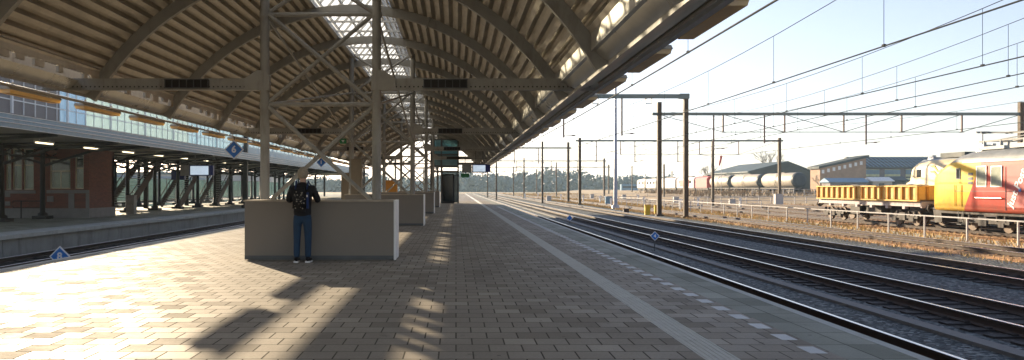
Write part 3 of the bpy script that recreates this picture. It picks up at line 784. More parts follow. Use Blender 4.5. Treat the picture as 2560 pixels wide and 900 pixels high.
for h in holes:
    x0,x1,z0,z1=h; m=MB(); w=.05
    m.box(x0,x0+w,.08,.16,z0,z1); m.box(x1-w,x1,.08,.16,z0,z1); m.box(x0+w,x1-w,.08,.16,z0,z0+w); m.box(x0+w,x1-w,.08,.16,z1-w,z1); zt=z0+(z1-z0)*.6; m.box(x0+w,x1-w,.085,.155,zt-.03,zt+.03)
    if x1-x0>.7: m.box((x0+x1)/2-.025,(x0+x1)/2+.025,.09,.15,z0+w,zt-.03)
    wf=m.build('window',M['cream'],t)
    m=MB(); m.box(x0+w,x1-w,.11,.12,z0+w,z1-w); m.build('pane',M['clear'],wf)
    m=MB(); m.box(x0+w,x1-w,.3,.32,z0+w,zt if x1-x0<.9 else z0+(zt-z0)*.9); m.build('curtain',M['curtain'],wf)
m=MB(); m.box(xw0,xw1+.1,-.1,3.2,3.502,3.6); m.build('roof',M['soffit'],t)
t=thing('handrail','dark tubular handrail in front of the brick station building','handrail',(bx_(95),40.6,QZ))
m=MB(); m.tube([(-.85,0,.9),(-.95,0,.72),(-.85,0,.55)],.025,6); m.tube([(-.85,0,.9),(.75,0,.9),(.82,0,.8),(.82,0,.65)],.025,6); m.tube([(-.85,0,.55),(.75,0,.55)],.02,6); m.build('rail',M['black_iron'],t)
for x in (-.45,.72): m=MB(); m.tube([(x,0,0),(x,0,.9)],.035,8); m.build('post',M['black_iron'],t)
# stairs
def stairs(lab,loc):
    t=thing('staircase',lab,'stairs',loc,group='flights of stairs on the opposite platform')
    n=22; run=.30; rise=.178
    m=MB()
    for i in range(n): m.box(-.75,.75,i*run,i*run+.33,(i+1)*rise-.04,(i+1)*rise)
    m.build('treads',M['concrete'],t)
    for s in (-1,1):
        m=MB(); m.prism([(0,0),(.35,0),(n*run,n*rise-.15),(n*run,n*rise+.5),(-.05,.5)],'x',s*.8-.03,s*.8+.03); st=m.build('stringer',M['brown_rail'],t)
        m=MB(); m.tube([(s*.8,0,.95),(s*.8,n*run,n*rise+.95)],.035,6)
        for i in range(0,n,2): m.tube([(s*.8,i*run+.1,i*rise+.2),(s*.8,i*run+.1,i*rise+1.0)],.016,5)
        m.build('balustrade',M['brown_rail'],t)
    return t
s0=stairs('nearer brown flight of stairs rising under the opposite canopy',(-24.3,56,QZ))
dup(s0,(-23.6,64.5,QZ),'second brown flight of stairs beyond the nearer one')
dup(s0,(-23.0,72.5,QZ),'farthest brown flight of stairs on the opposite platform')
cabinet('cabinet','blue information cabinet between the opposite platform columns','cabinet',-21.9,-20.9,60,60.4,2.7,M['navy'],z0=2.05)
cabinet('cabinet','grey bin cabinet beside the brick building corner','cabinet',-19.9,-19.4,47,47.4,.95,M['grey_case'],z0=QZ)
# glass hall behind
t=thing('station_hall','tall glazed station hall with pale blue panes behind the opposite canopy','station hall',(-24,0,0))
for nm,y0,y1,mm in (('grey_panel',18,47.2,'facade'),('blue_panel',47.2,50.6,'hall_blue'),('pale_glazing',50.6,70,'hall_pale'),('blue_glazing',70,150,'hall_glass')):
    m=MB(); m.box(-.02,.02,y0,y1,4.0,7.55); m.build(nm,M[mm],t)
m=MB()
y=18.0
while y<150:
    w=.05 if (int(round((y-18)/1.2))%5) else .12
    m.box(.025,.025+w,y-w/2,y+w/2,3.9,7.6); y+=1.2 if y<80 else 2.4
for z in (5.0,6.2,7.5): m.box(.021,.06,18,150,z-.03,z+.03)
m.build('mullion_lattice',M['white'],t)
m=MB()
y=24.
while y<150:
    if y>46: m=MB(); m.box(-.15,.15,y-.12,y+.12,QZ,4.0); m.build('support_post',M['black_iron'],t)
    y+=9.1
m=MB(); m.box(-.2,.2,18,150,3.85,4.0); m.box(-.2,.2,18,150,7.55,7.68); m.build('edge_beam',M['steel_dark'],t)
# glass windscreen at the far side of the opposite platform
t=thing('glass_screen','long pale glass windscreen along the back of the opposite platform','windscreen',(-31,0,QZ))
m=MB(); m.box(-.01,.01,36,150,.35,2.5); m.build('glazing',M['screen_glass'],t)
m=MB(); y=36.
while y<150: m.box(-.04,.04,y-.04,y+.04,0,2.6); y+=2.5
m.box(-.03,.03,36,150,.28,.345); m.box(-.03,.03,36,150,2.505,2.56); m.build('frame',M['steel'],t)
t=thing('bench','white bench at the back of the opposite platform between columns','bench',(-27.6,62,QZ))
m=MB(); m.box(-.25,.25,0,6,.42,.47); m.build('seat',M['white'],t)
for yy in (.3,2.9,5.6): m=MB(); m.box(-.2,.2,yy-.04,yy+.04,0,.42); m.build('leg',M['black_iron'],t)

# ------------------------------------------------------------------ catenary portals, mast, wires
def post(name,x,y,z1,w,m,parent,z0=-1.06,foot=True):
    q=MB(); q.box(x-w/2,x+w/2,y-w/2,y+w/2,z0,z1); 
    if foot: q.box(x-w*.9,x+w*.9,y-w*.9,y+w*.9,z0,z0+.25)
    return q.build(name,m,parent)
def drop(x,y,z0,z1,parent,arm=1.2):
    q=MB(); q.tube([(x,y,z0),(x,y,z1)],.07,8); q.bar((x,y,z1+.12),(x+arm,y,z1+.22),.05,.05); q.tube([(x+arm*.55,y,z1+.17),(x+arm*.75,y,z1+.18)],.06,6); q.build('drop_tube',M['drop'],parent)
t=thing('catenary_portal','nearest catenary portal, heavy box beam ending in a brown post','catenary portal',(0,61.6,0))
q=MB(); q.box(-16.6,18.35,-.15,.15,8.5,8.82); q.box(17.6,18.4,-.18,.18,8.46,8.86); q.build('beam',M['portal'],t)
post('post',18.15,0,8.46,.34,M['post_brown'],t)
post('post',-16.6,0,8.5,.3,M['black_iron'],t,QZ)
for x,z in ((13.1,5.55),(8.5,5.4),(4.4,5.4)): drop(x,0,8.5,z,t)
q=MB()
for x in (11.0,15.2): q.box(x-.25,x-.21,-.1,.1,8.1,8.5); q.box(x+.21,x+.25,-.1,.1,8.1,8.5); q.box(x-.25,x+.25,-.1,.1,8.06,8.1)
q.build('hanger_frame',M['steel_dark'],t)
def truss_portal(lab,y,x0,x1,zt,zb,xs,drops,w=.36,hd=.2,post_top=.8):
    t=thing('catenary_portal',lab,'catenary portal',(0,y,0),group='catenary portals across the yard')
    q=MB(); q.box(x0-.6,x1+.5,-.1,.1,zt-.12,zt+.12); q.build('beam',M['portal'],t)
    post('post',x0,0,zt+post_top,w,M['post_brown'],t); post('post',x1,0,zt+post_top,w,M['post_brown'],t)
    if xs:
        q=MB(); q.box(xs[0],xs[-1],-.03,.03,zb-.03,zb+.03); q.build('lower_chord',M['portal'],t)
        for x in xs:
            q=MB(); q.box(x-.06,x+.06,-.06,.06,zb+.03,zt-.12); q.box(x-.22,x+.22,-.05,.05,zb-.05,zb-.03); q.build('hanger',M['drop'],t)
        c=(xs[0]+xs[-1])/2; pts=[x0]+list(xs)+[x1]
        for i in range(len(pts)-1):
            a,b2=pts[i],pts[i+1]
            q=MB()
            if i==len(pts)//2-1 and len(pts)%2==0: pass
            if (a+b2)/2<c: q.tube([(a+.25,0,zt-.12),(b2,0,zb)],.03,6)
            else: q.tube([(a,0,zb),(b2-.25,0,zt-.12)],.03,6)
            q.build('diagonal_rod',M['steel_dark'],t)
    for x,z in drops: drop(x,0,zt-.12,z,t)
    return t
truss_portal('wide truss portal whose beam spans the yard above the red railcar',66,17.2,47.8,7.68,6.15,[22.6,27.8,32.8,37.7,42.8],[(21.8,4.6),(26.1,5.2),(34.7,5.1)],.34,post_top=1.0)
truss_portal('truss portal behind the mast, second yard portal from the camera',109,17.3,45.2,8.0,6.1,[23,28.5,34,39.5],[(19.6,5),(25,5),(31,5)],.36,post_top=.4)
truss_portal('thin portal over the platform tracks seen below the eave',123,-14.5,17.7,7.7,0,[],[(4.4,5.2),(9.2,5.2),(13,5.2)],.36,post_top=.9)
truss_portal('far thin portal with its post before the blue trees',180,-14.0,34.2,7.6,0,[],[(6,5.2),(14,5.2),(22,5.2),(28,5.2)],.4,post_top=.6)
truss_portal('farther thin portal low over the yard horizon',235,-13,46,7.6,0,[],[(8,5.2),(18,5.2),(30,5.2)],.4)
truss_portal('very far thin portal just above the tree line',290,-12,30,7.6,0,[],[(8,5.2),(18,5.2)],.42)
# single posts far down the yard
sp=None
for k,(px,d,h) in enumerate([(1241,150,7.5),(1284,210,7.2),(1310,170,8),(1356,120,8.6),(1391,200,8),(1580,230,8),(1680,260,7),(1782,96,7.2),(1219,190,6.8),(1660,150,6)]):
    x=(px-1140)/1950*d
    lab=['slim mast by the far platform ramp','slim mast far down the yard below the second far portal','brown mast between the platform ramp and the blue trees','tall pale mast left of the brown posts, below the eave tip',
         'thin far mast before the blue tree belt','thin far mast behind the tall lamp mast','thin far mast behind the white locomotive','purple brown mast with small cap before the red wagon','thin mast at the end of the platform ramp','short mast in the middle of the sunlit yard'][k].replace(' left of the',' beside the')
    t=thing('catenary_mast',lab,'mast',(x,d,-1.06),group='slim masts across the yard')
    q=MB(); q.box(-.14,.14,-.14,.14,0,h+1); q.box(-.3,.3,-.3,.3,0,.2); q.build('shaft',M['post_brown'],t)
    q=MB(); q.bar((0,0,h*.8+.6),(-1.6,0,h*.8+.8),.06,.06); q.build('bracket_arm',M['drop'],t)
t=thing('lamp_mast','tall pale grey tapered lamp mast standing in the yard','lamp mast',(18.0,88,-1.06))
q=MB(); q.tube([(0,0,0),(0,0,.5),(0,0,.55),(0,0,16.5)],[.42,.42,.22,.12],12); q.build('shaft',M['mast'],t)
q=MB(); q.box(-1.0,1.0,-.15,.15,16.4,16.55); q.build('lamp_head',M['mast'],t)
t=thing('lamp_mast','distant double headed lamp mast above the red railcar','lamp mast',(81,120,-1))
q=MB(); q.tube([(0,0,0),(0,0,11)],[.16,.1],8); q.build('shaft',M['mast'],t)
q=MB(); q.box(-1.1,1.1,-.12,.12,10.95,11.1); q.build('lamp_head',M['mast'],t)

def overhead(lab,x,zc,y0,y1,span0,span,phase,mess=True,drops=(6,60),zlow=6.05,zhigh=7.2,rc=.011,x_end=None):
    t=thing('overhead_wire',lab,'overhead wire',(0,0,0),group='overhead wires above the tracks')
    zag=lambda y: x+(0 if x_end is None else (x_end-x)*max(0,min(1,(y-10)/90)))+.18*math.sin(y/span*math.pi)
    q=MB(); pts=[(zag(y),y,zc) for y in [y0+(y1-y0)*i/24 for i in range(25)]]; q.tube(pts,rc,6); q.build('contact_wire',M['wire'],t)
    zm=lambda y: zlow+(zhigh-zlow)*(2*(((y-span0)/span)%1)-1)**2
    if mess:
        q=MB(); n=60; q.tube([(zag(y)*.998,y,zm(y)) for y in [y0+(y1-y0)*i/n for i in range(n+1)]],rc*.62,6); q.build('messenger_wire',M['wire'],t)
        y=drops[0]+phase
        while y<drops[1]:
            q=MB(); q.tube([(zag(y),y,zc),(zag(y),y,zm(y))],.007,5); q.box(zag(y)-.03,zag(y)+.03,y-.05,y+.05,zc-.015,zc+.045); q.build('dropper',M['wire'],t); y+=6.35
    return t
overhead('thick overhead wire with clamps running just outside the canopy eave',5.7,4.86,6,200,6,56,1.0,drops=(6,60),rc=.022)
overhead('overhead wire above the shaded track next to the platform track',9.8,4.74,8,200,8,54,5.8,rc=.018,zlow=6.02)
overhead('overhead wire above the shaded track beside the brown ballast',14.0,4.74,12,200,8,54,2.4,rc=.018,zlow=5.95,x_end=14.6)
overhead('overhead wire above the rusty sunlit track',15.6,4.74,12,200,10,56,4.4,rc=.016,zlow=5.9,x_end=19.6)
overhead('overhead wire between the rusty track and the white railing',17.2,4.74,12,200,10,56,.5,rc=.016,zlow=5.9,x_end=23)
overhead('overhead wire above the wagon and railcar track',27.2,4.6,20,200,12,56,3.5,rc=.016,zlow=5.6,zhigh=6.6,drops=(20,66))
overhead('overhead wire above the dark track along the sunlit platform side',-9.8,4.74,8,150,8,54,2,rc=.016,drops=(30,60))

# ------------------------------------------------------------------ fences
def rail_fence(lab,p0,p1,n,h=1.1,two=False,z=-1.06,w=.055):
    t=thing('railing',lab,'railing',(p0[0],p0[1],z))
    dx,dy=p1[0]-p0[0],p1[1]-p0[1]
    q=MB(); q.bar((0,0,h),(dx,dy,h),.06,.06); q.build('top_rail',M['fence_white'],t)
    if two: q=MB(); q.bar((0,0,h*.5),(dx,dy,h*.5),.05,.05); q.build('middle_rail',M['fence_white'],t)
    o0=None
    for k in range(n+1):
        if o0 is None: q=MB(); q.box(-w/2-.006,w/2+.006,-w/2-.006,w/2+.006,0,h-.03); o0=q.build('post',M['fence_white'],t)
        else: o=o0.copy(); COL.objects.link(o); o.parent=t; o.location=(dx*k/n,dy*k/n,0)
    return t
rail_fence('long white tubular railing between the rusty track and the wagons',(23.6,26.2),(23.6,26.2+3.27*30),30)
rail_fence('white double railing across the middle of the yard',(33,108),(66,124),15,1.15,True,w=.08)
rail_fence('pale railing along the foot of the far siding bank',(24,128),(58,134),14,1.0,True,w=.08,z=-1.0)
rail_fence('pale low railing in front of the white locomotives',(30,170),(52,164),10,1.0,True,w=.09,z=-.9)
rail_fence('white single railing behind the brown portal posts',(21,96),(36,92),7,1.0,False,w=.07)
rail_fence('white single railing before the tank wagons',(52,137),(74,137),12,1.0,True,w=.08,z=.15)

# ------------------------------------------------------------------ rolling stock
def wheelset(mb,y,half=.75,r=.45,z=RT):
    for s in (-1,1):
        mb.tube([(s*half-.07,y,z+r),(s*half+.07,y,z+r)],r,16,0,True,False); mb.tube([(s*half+s*.07,y,z+r),(s*half+s*.2,y,z+r)],.1,8)
    mb.tube([(-half,y,z+r),(half,y,z+r)],.08,8)
def bogie(parent,yc,wb,half=.75,r=.45,frame_w=1.05):
    
    for yy in (yc-wb/2,yc+wb/2): q=MB(); wheelset(q,yy,half,r); q.build('wheelset',M['wheel'],parent)
    q=MB()
    for s in (-1,1):
        x=s*frame_w
        q.box(x-.05,x+.05,yc-wb/2-.55,yc+wb/2+.55,RT+.42,RT+.62)
        for y in (yc-wb/2,yc+wb/2): q.box(x-.08,x+.08,y-.2,y+.2,RT+.28,RT+.5); q.tube([(x,y-.28,RT+.55),(x,y-.28,RT+.85)],.09,8); q.tube([(x,y+.28,RT+.55),(x,y+.28,RT+.85)],.09,8)
        q.box(x-.1,x+.1,yc-.3,yc+.3,RT+.3,RT+.75)
    q.box(-frame_w,frame_w,yc-.2,yc+.2,RT+.45,RT+.75)
    q.build('bogie_frame',M['under'],parent)
# yellow ballast wagon
WX=27.45; W0,W1=44.1,56.4
t=thing('freight_wagon','yellow ribbed open freight wagon with a low gravel load','freight wagon',(WX,W0,0))
L=W1-W0
q=MB()
for s in (-1,1): q.box(s*1.24-.03,s*1.24+.03,.05,L-.05,.76,1.50)
q.box(-1.21,1.21,.05,.11,.76,1.5); q.box(-1.21,1.21,L-.11,L-.05,.76,1.5); q.box(-1.2,1.2,.11,L-.11,.76,.8); body_w=q.build('body',M['wag_y'],t)
nr=16
for k in range(nr+1):
    y=.09+(L-.18)*k/nr
    for s in (-1,1): q=MB(); q.box(min(s*1.27,s*1.38),max(s*1.27,s*1.38),y-.09,y+.09,.74,1.50); q.build('rib',M['wag_rib'],body_w)
for x in (-.8,0,.8): q=MB(); q.box(x-.06,x+.06,-.04,.05,.76,1.50); q.build('rib',M['wag_rib'],body_w)
q=MB()
for s in (-1,1): q.box(min(s*1.22,s*1.40),max(s*1.22,s*1.40),0,L,1.503,1.57); q.box(min(s*1.22,s*1.40),max(s*1.22,s*1.40),0,L,.66,.735)
q.box(-1.2,1.2,-.05,.1,1.503,1.57); q.box(-1.2,1.2,L-.1,L+.05,1.503,1.57); q.build('rim',M['wag_y'],body_w)
q=MB()
for s in (-1,1): q.box(s*1.15-.05,s*1.15+.05,-.1,L+.1,.36,.65)
q.box(-1.2,1.2,-.12,-.02,.3,.66); q.box(-1.2,1.2,L+.02,L+.12,.3,.66)
for k in range(6): q.box(1.0,1.22,1.5+k*1.8,1.75+k*1.8,.2,.36); q.box(-1.22,-1.0,1.5+k*1.8,1.75+k*1.8,.2,.36)
q.build('underframe',M['wag_frame'],t)
q=MB(); q.box(-.9,.9,4.6,6.4,-.1,.3); q.box(-1.0,1.0,7.0,8.2,-.28,.25); q.tube([(-.5,5,-.1),(-.5,8.4,-.1)],.2,10); q.build('brake_gear',M['under'],t)
bogie(t,1.9,1.8); bogie(t,L-1.9,1.8)
q=MB()
for yy,dy in ((-.12,-1),(L+.12,1)):
    for s in (-1,1): q.tube([(s*.875,yy,.3),(s*.875,yy+dy*.4,.3)],.09,8); q.tube([(s*.875,yy+dy*.4,.3),(s*.875,yy+dy*.46,.3)],.22,12)
q.build('buffer_frame',M['under'],t)
q=MB(); n=26; m_=8; vs=[];fs=[]
for i in range(n+1):
    for j in range(m_+1):
        u=i/n; w=j/m_; h=1.38+.36*math.sin(math.pi*w)*math.sin(math.pi*u)**.6*(.7+.3*math.sin(u*9))+random.uniform(-.04,.04); vs.append((-1.2+2.4*w,.12+(L-.24)*u,h))
for i in range(n):
    for j in range(m_): a=i*(m_+1)+j; fs.append((a,a+1,a+m_+2,a+m_+1))
q.add(vs,fs,0,True); q.build('gravel_load',M['load'],t)

# red and yellow mail railcar
t=thing('railcar','red mail railcar with yellow nose, grey roof and white slanted lettering','railcar',(27.45,43.2,RT))
secs=[(0.0,.78,1.20,2.45),(-.12,1.0,1.10,2.8),(-.4,1.2,1.02,3.05),(-.9,1.32,1.0,3.32),(-1.6,1.38,1.0,3.66),(-2.3,1.40,1.0,3.96),(-3.0,1.41,1.0,4.1),(-4,1.41,1.0,4.14),(-13,1.41,1.0,4.14),(-24,1.41,1.0,4.14),(-26.2,1.3,1.05,3.5)]
vs=[];fs=[];NS=22
def sect(hw,zb,zt):
    pts=[]; sh=min(3.45,zb+(zt-zb)*.78)
    pts.append((-hw*.96,zb)); pts.append((-hw,zb+.15)); pts.append((-hw,(zb+sh)/2)); pts.append((-hw*.985,sh))
    for k in range(1,12):
        a=math.pi*(1-k/12); pts.append((hw*.985*math.copysign(abs(math.cos(a))**.75,math.cos(a)),sh+(zt-sh)*math.sin(a)**.8))
    pts+= [(hw*.985,sh),(hw,(zb+sh)/2),(hw,zb+.15),(hw*.96,zb)]
    return pts
for (y,hw,zb,zt) in secs:
    for (x,z) in sect(hw,zb,zt): vs.append((x,y,z))
n=len(sect(1,1,3))
for i in range(len(secs)-1):
    for j in range(n): fs.append((i*n+j,i*n+(j+1)%n,(i+1)*n+(j+1)%n,(i+1)*n+j))
q=MB(); q.add(vs,fs,0,True); q.add(vs[:n],[tuple(range(n))]); q.add(vs[-n:],[tuple(reversed(range(n)))])
body=q.build('body',M['livery'],t)
me=body.data
# helper for places on the near side (x = -1.41): photo column -> local y
def ly(px): return 26.04*1950/(px-1140)-43.2
def lz(py,px): return 1.45-(py-469)*26.04/(px-1140)-RT
XS=-1.41
def side_panel(name,px0,px1,py0,py1,mm,par,proud=.012,th=.02,rim=None):
    y0,y1=sorted((ly(px0),ly(px1))); pm=(px0+px1)/2; z1,z0=lz(py0,pm),lz(py1,pm)
    q=MB(); q.box(XS-proud,XS-proud+th,y0,y1,z0,z1); o=q.build(name,mm,par)
    if rim:
        q=MB(); w=.045; q.box(XS-proud-.012,XS,y0-w,y0,z0-w,z1+w); q.box(XS-proud-.012,XS,y1,y1+w,z0-w,z1+w); q.box(XS-proud-.012,XS,y0,y1,z1,z1+w); q.box(XS-proud-.012,XS,y0,y1,z0-w,z0); q.build('frame',rim,o)
    return o
side_panel('window',2443,2465,417,465,M['loco_win'],t,.012,.02,M['alu'])
side_panel('window',2479,2504,417,465,M['loco_win'],t,.012,.02,M['alu'])
side_panel('cab_window',2391.5,2399.5,423,446,M['dark_win'],t,-.0,.03,M['steel_dark'])
dr=side_panel('door',2516,2600,412,520,M['red'],t,.006,.012)
q=MB(); q.tube([(XS-.07,ly(2442),lz(495,2475)),(XS-.07,ly(2508),lz(495,2475))],.035,8); q.build('handrail',M['alu'],t)
for px in (2388,2404): q=MB(); q.tube([(XS-.03,ly(px),1.25),(XS-.03,ly(px),2.35)],.018,6); q.build('grab_rail',M['yellow'],t)
q=MB(); q.box(XS-.02,XS+.02,-26,ly(2406),3.47,3.53); q.build('roof_trim',M['letter'],t)
q=MB(); q.box(XS-.006,XS,ly(2600),-2.5,2.02,2.045); q.build('body_seam',M['steel_dark'],t)
for k in range(3): side_panel('vent_grille',2420+0*k,2432,432+k*11,439+k*11,M['steel_dark'],t,.004,.01)
q=MB(); q.tube([(XS-.02,ly(2515),1.12),(XS-.02,ly(2515),3.2)],.014,6); q.tube([(XS-.02,ly(2601),1.12),(XS-.02,ly(2601),3.2)],.014,6); q.build('door_frame',M['steel_dark'],t)
q=MB(); q.box(XS-.1,XS+.1,ly(2408),ly(2396),.62,.66); q.box(XS-.1,XS+.1,ly(2408),ly(2396),.30,.34); q.bar((XS,ly(2408),.3),(XS,ly(2408),1.0),.03,.03); q.bar((XS,ly(2396),.3),(XS,ly(2396),1.0),.03,.03); q.build('step_frame',M['steel_dark'],t)
# lettering, slanted upwards
yc=(ly(2530)+ly(2556))/2
def side_text(txt,px,py,size,ang):
    mw=Matrix.Translation((XS-.016,ly(px),lz(py,px)))@Matrix.Rotation(R(-90),4,'Z')@Matrix.Rotation(R(90),4,'X')@Matrix.Rotation(R(ang),4,'Z')
    return text_mesh(txt,size,.004,M['letter'],'lettering',t,mw,.012)
side_text('just Post',2543,470,.56,62)
q=MB(); q.tube([(XS-.018,ly(2550),lz(475,2550)),(XS-.002,ly(2550),lz(475,2550))],.09,12); q.build('blue_dot',M['blue_sign'],t)
# roof gear
q=MB(); q.box(-.75,.75,-5.2,-3.2,3.84,4.0); q.box(-.9,.9,-9,-5.8,3.84,4.05)
for y in (-3.6,-4.8,-6.4,-8.4):
    for s in (-1,1): q.tube([(s*.6,y,3.9),(s*.6,y,4.3)],[.09,.06],8)
q.build('roof_frame',M['roof_grey'],t).location=(0,0,.28)
q=MB(); q.bar((-.6,-3.2,4.3),(-.6,-8.6,4.3),.07,.07); q.bar((.6,-3.2,4.3),(.6,-8.6,4.3),.07,.07); q.bar((-.6,-4,4.3),(.6,-4,4.3),.07,.07); q.bar((-.6,-8.4,4.3),(.6,-8.4,4.3),.07,.07)
q.bar((-.5,-4,4.3),(-.1,-7.6,4.62),.05,.05); q.bar((.5,-4,4.3),(.1,-7.6,4.62),.05,.05); q.bar((-.1,-7.6,4.62),(-.6,-3.4,4.72),.045,.045); q.bar((.1,-7.6,4.62),(.6,-3.4,4.72),.045,.045)
q.bar((-.9,-3.4,4.76),(.9,-3.4,4.76),.08,.05); q.bar((-.9,-3.75,4.76),(.9,-3.75,4.76),.08,.05); q.build('pantograph',M['steel_dark'],t).location=(0,0,.25)
q=MB(); q.box(-.55,.1,-2.5,-1.9,3.78,4.12); q.tube([(.2,-2.2,3.8),(.2,-2.2,4.2)],.1,8); q.build('roof_horn',M['alu'],t).location=(0,-.9,.28)
und=bpy.data.objects.new('underframe',None)
q=MB(); q.box(-1.25,1.25,-25.5,-.8,.85,1.0)
for y0,y1 in ((-10.5,-8.5),(-13.5,-11),(-16.5,-14)): q.box(-1.2,-.5,y0,y1,.28,.85); q.box(.5,1.2,y0,y1,.28,.85)
q.build('underframe',M['under'],t)
def shifted_bogie(parent,yc,wb):
    # bogie() builds with world rail height, so bring it to this thing's base
    k=set(bpy.data.objects); bogie(parent,yc,wb,.75,.47,1.12)
    for o in set(bpy.data.objects)-k: o.location=(0,0,-RT)
shifted_bogie(t,-4.3,2.6); shifted_bogie(t,-20,2.6)
q=MB()
for s in (-1,1): q.tube([(s*.875,-.1,1.05),(s*.875,.35,1.05)],.1,8); q.tube([(s*.875,.35,1.05),(s*.875,.42,1.05)],.24,14)
q.build('buffer_frame',M['under'],t)
q=MB(); q.prism([(-.2,1.0),(-.9,1.0),(-1.0,.35),(-.35,.3)],'x',-1.15,1.15); q.build('snow_plough',M['under'],t)
for s in (-1,1):
    q=MB(); q.tube([(s*.75,-.15,1.45),(s*.78,.03,1.45)],.12,12); q.build('headlight',M['letter'],t)
q=MB(); q.bar((-.8,-.14,2.62),(.8,-.14,2.62),.04,.5); q.build('windscreen',M['dark_win'],t)

# cream locomotive behind
t=thing('locomotive','old cream locomotive with a yellow arrow emblem behind the red railcar','locomotive',(32.0,53.6,RT))
secs=[(0,.95,1.0,2.5),(-.15,1.2,1.0,2.7),(-.75,1.3,1.0,2.85),(-.95,1.34,1.0,3.3),(-1.15,1.38,1.0,3.8),(-1.6,1.4,1.0,4.05),(-3,1.4,1.0,4.12),(-6.8,1.4,1.0,4.12),(-7.2,1.3,1.0,3.8)]
vs=[];fs=[]
for (y,hw,zb,zt) in secs:
    for (x,z) in sect(hw,zb,zt): vs.append((x,y,z))
for i in range(len(secs)-1):
    for j in range(n): fs.append((i*n+j,i*n+(j+1)%n,(i+1)*n+(j+1)%n,(i+1)*n+j))
n=len(sect(1,1,3)); fs=[]
for i in range(len(secs)-1):
    for j in range(n): fs.append((i*n+j,i*n+(j+1)%n,(i+1)*n+(j+1)%n,(i+1)*n+j))
q=MB(); q.add(vs,fs,0,True); q.add(vs[:n],[tuple(range(n))]); q.add(vs[-n:],[tuple(reversed(range(n)))]); q.build('body',M['cream_loco'],t)
q=MB(); q.strip([(-1.2,3.84),(-.9,4.04),(0,4.16),(.9,4.04),(1.2,3.84)],-6.8,-1.7); q.build('roof',M['roof_grey'],t,fix=False)
q=MB(); q.box(-.7,.7,-5.6,-3.2,4.12,4.42); q.build('roof_box',M['shed'],t)
q=MB(); q.tube([(-.3,-1.9,4.05),(-.3,-1.9,4.35)],.12,8); q.box(-.6,.1,-2.3,-1.7,4.02,4.22); q.build('roof_horn',M['alu'],t)
q=MB()
def arrow(z,s):
    pts=[(-3.3,z+.16*s),(-3.65,z+.16*s),(-4.05,z-.16*s),(-4.4,z-.16*s)]
    for a,b2 in zip(pts,pts[1:]): q.bar((-1.412,a[0],a[1]),(-1.412,b2[0],b2[1]),.11,.02,0,(1,0,0))
    q.prism([(-4.36,z-.16*s-.14),(-4.36,z-.16*s+.14),(-4.58,z-.16*s)],'x',-1.424,-1.404)
arrow(3.42,1); arrow(3.08,1); q.build('arrow_emblem',M['logo'],t)
q=MB(); q.box(-1.42,-1.38,-2.2,-1.8,2.9,3.4); q.build('window',M['dark_win'],t)
q=MB(); q.box(-1.25,1.25,-7,-.3,.6,1.0); q.build('underframe',M['under'],t)
k=set(bpy.data.objects); bogie(t,-2.6,2.4)
for o in set(bpy.data.objects)-k: o.location=(0,0,-RT)

# far sidings on the bank: tank wagons and locomotives
SZ=.35
def far_track():
    t=thing('railway_track','far siding track on the bank under the tank wagons','railway track',(0,0,SZ))
    for s in (-1,1): q=MB(); q.box(62+s*.75-.05,62+s*.75+.05,130,330,-.1,.0); q.build('rail',M['rail_rust'],t)
far_track()
def tank(lab,y,L):
    t=thing('tank_wagon',lab,'tank wagon',(62,y,SZ),group='tank wagons on the far siding')
    q=MB(); r=1.42
    q.tube([(0,.05,2.45),(0,.25,2.45),(0,.7,2.45),(0,L-.7,2.45),(0,L-.25,2.45),(0,L-.05,2.45)],[r*.55,r*.88,r,r,r*.88,r*.55],24); q.build('tank',M['tank'],t)
    q=MB(); q.tube([(0,.0,2.45),(0,.18,2.45)],[r*.62,r*.93],24); q.tube([(0,.18,2.45),(0,.6,2.45)],[r*.93,r*1.01],24); q.build('tank_end',M['tank_end'],t)
    q=MB(); 
    for k in range(5): yy=.9+(L-1.8)*k/4; q=MB(); q.tube([(0,yy-.05,2.45),(0,yy+.05,2.45)],r*1.012,24); q.build('strap_ring',M['tank'],t)
    q=MB(); q.box(-1.2,1.2,-.3,L+.3,.85,1.08); q.box(-.3,.3,L*.4,L*.6,3.8,4.0); q.build('frame',M['under'],t)
    q=MB()
    for yy in (L*.5-.25,L*.5+.25): q.tube([(-1.5,yy,1.0),(-1.55,yy,2.5),(-1.0,yy,3.7)],.03,5)
    for zz in (1.3,1.7,2.1,2.5): q.tube([(-1.53,L*.5-.25,zz),(-1.53,L*.5+.25,zz)],.025,5)
    q.build('ladder_frame',M['under'],t)
    for yc in (2.0,L-2.0):
        k=set(bpy.data.objects); bogie(t,yc,1.8)
        for o in set(bpy.data.objects)-k: o.location=(0,0,-RT)
    return t
tank('nearest cream tank wagon with a dark rounded end, on the far siding',140.5,15)
tank('middle cream tank wagon on the far siding',157,15.5)
tank('farthest cream tank wagon, next to the red wagon',174,13)
def boxcar(name,lab,cat,x,y,L,bodym,win,top=3.9,stripe=None):
    t=thing(name,lab,cat,(x,y,SZ))
    q=MB(); q.prism([(-1.4,1.05),(1.4,1.05),(1.42,3.2),(1.1,3.65),(.4,top),(-.4,top),(-1.1,3.65),(-1.42,3.2)],'y',0,L); q.build('body',bodym,t)
    if win:
        for yy in win: q=MB(); q.box(-1.45,-1.41,yy,yy+1.6,2.2,2.95); q.build('window',M['dark_win'],t)
        q=MB(); q.box(-1.1,1.1,-.03,-.002,2.3,3.0); q.build('windscreen',M['dark_win'],t)
    if stripe: q=MB(); q.box(-1.47,-1.43,L*.25,L*.8,1.4,3.1); q.build('stripe_panel',stripe,t)
    q=MB(); q.box(-1.2,1.2,-.2,L+.2,.6,1.04); q.box(-.4,.4,L*.3,L*.7,top+.003,top+.25); q.build('underframe',M['under'],t)
    for yc in (2.2,L-2.2):
        k=set(bpy.data.objects); bogie(t,yc,2.2)
        for o in set(bpy.data.objects)-k: o.location=(0,0,-RT)
    return t
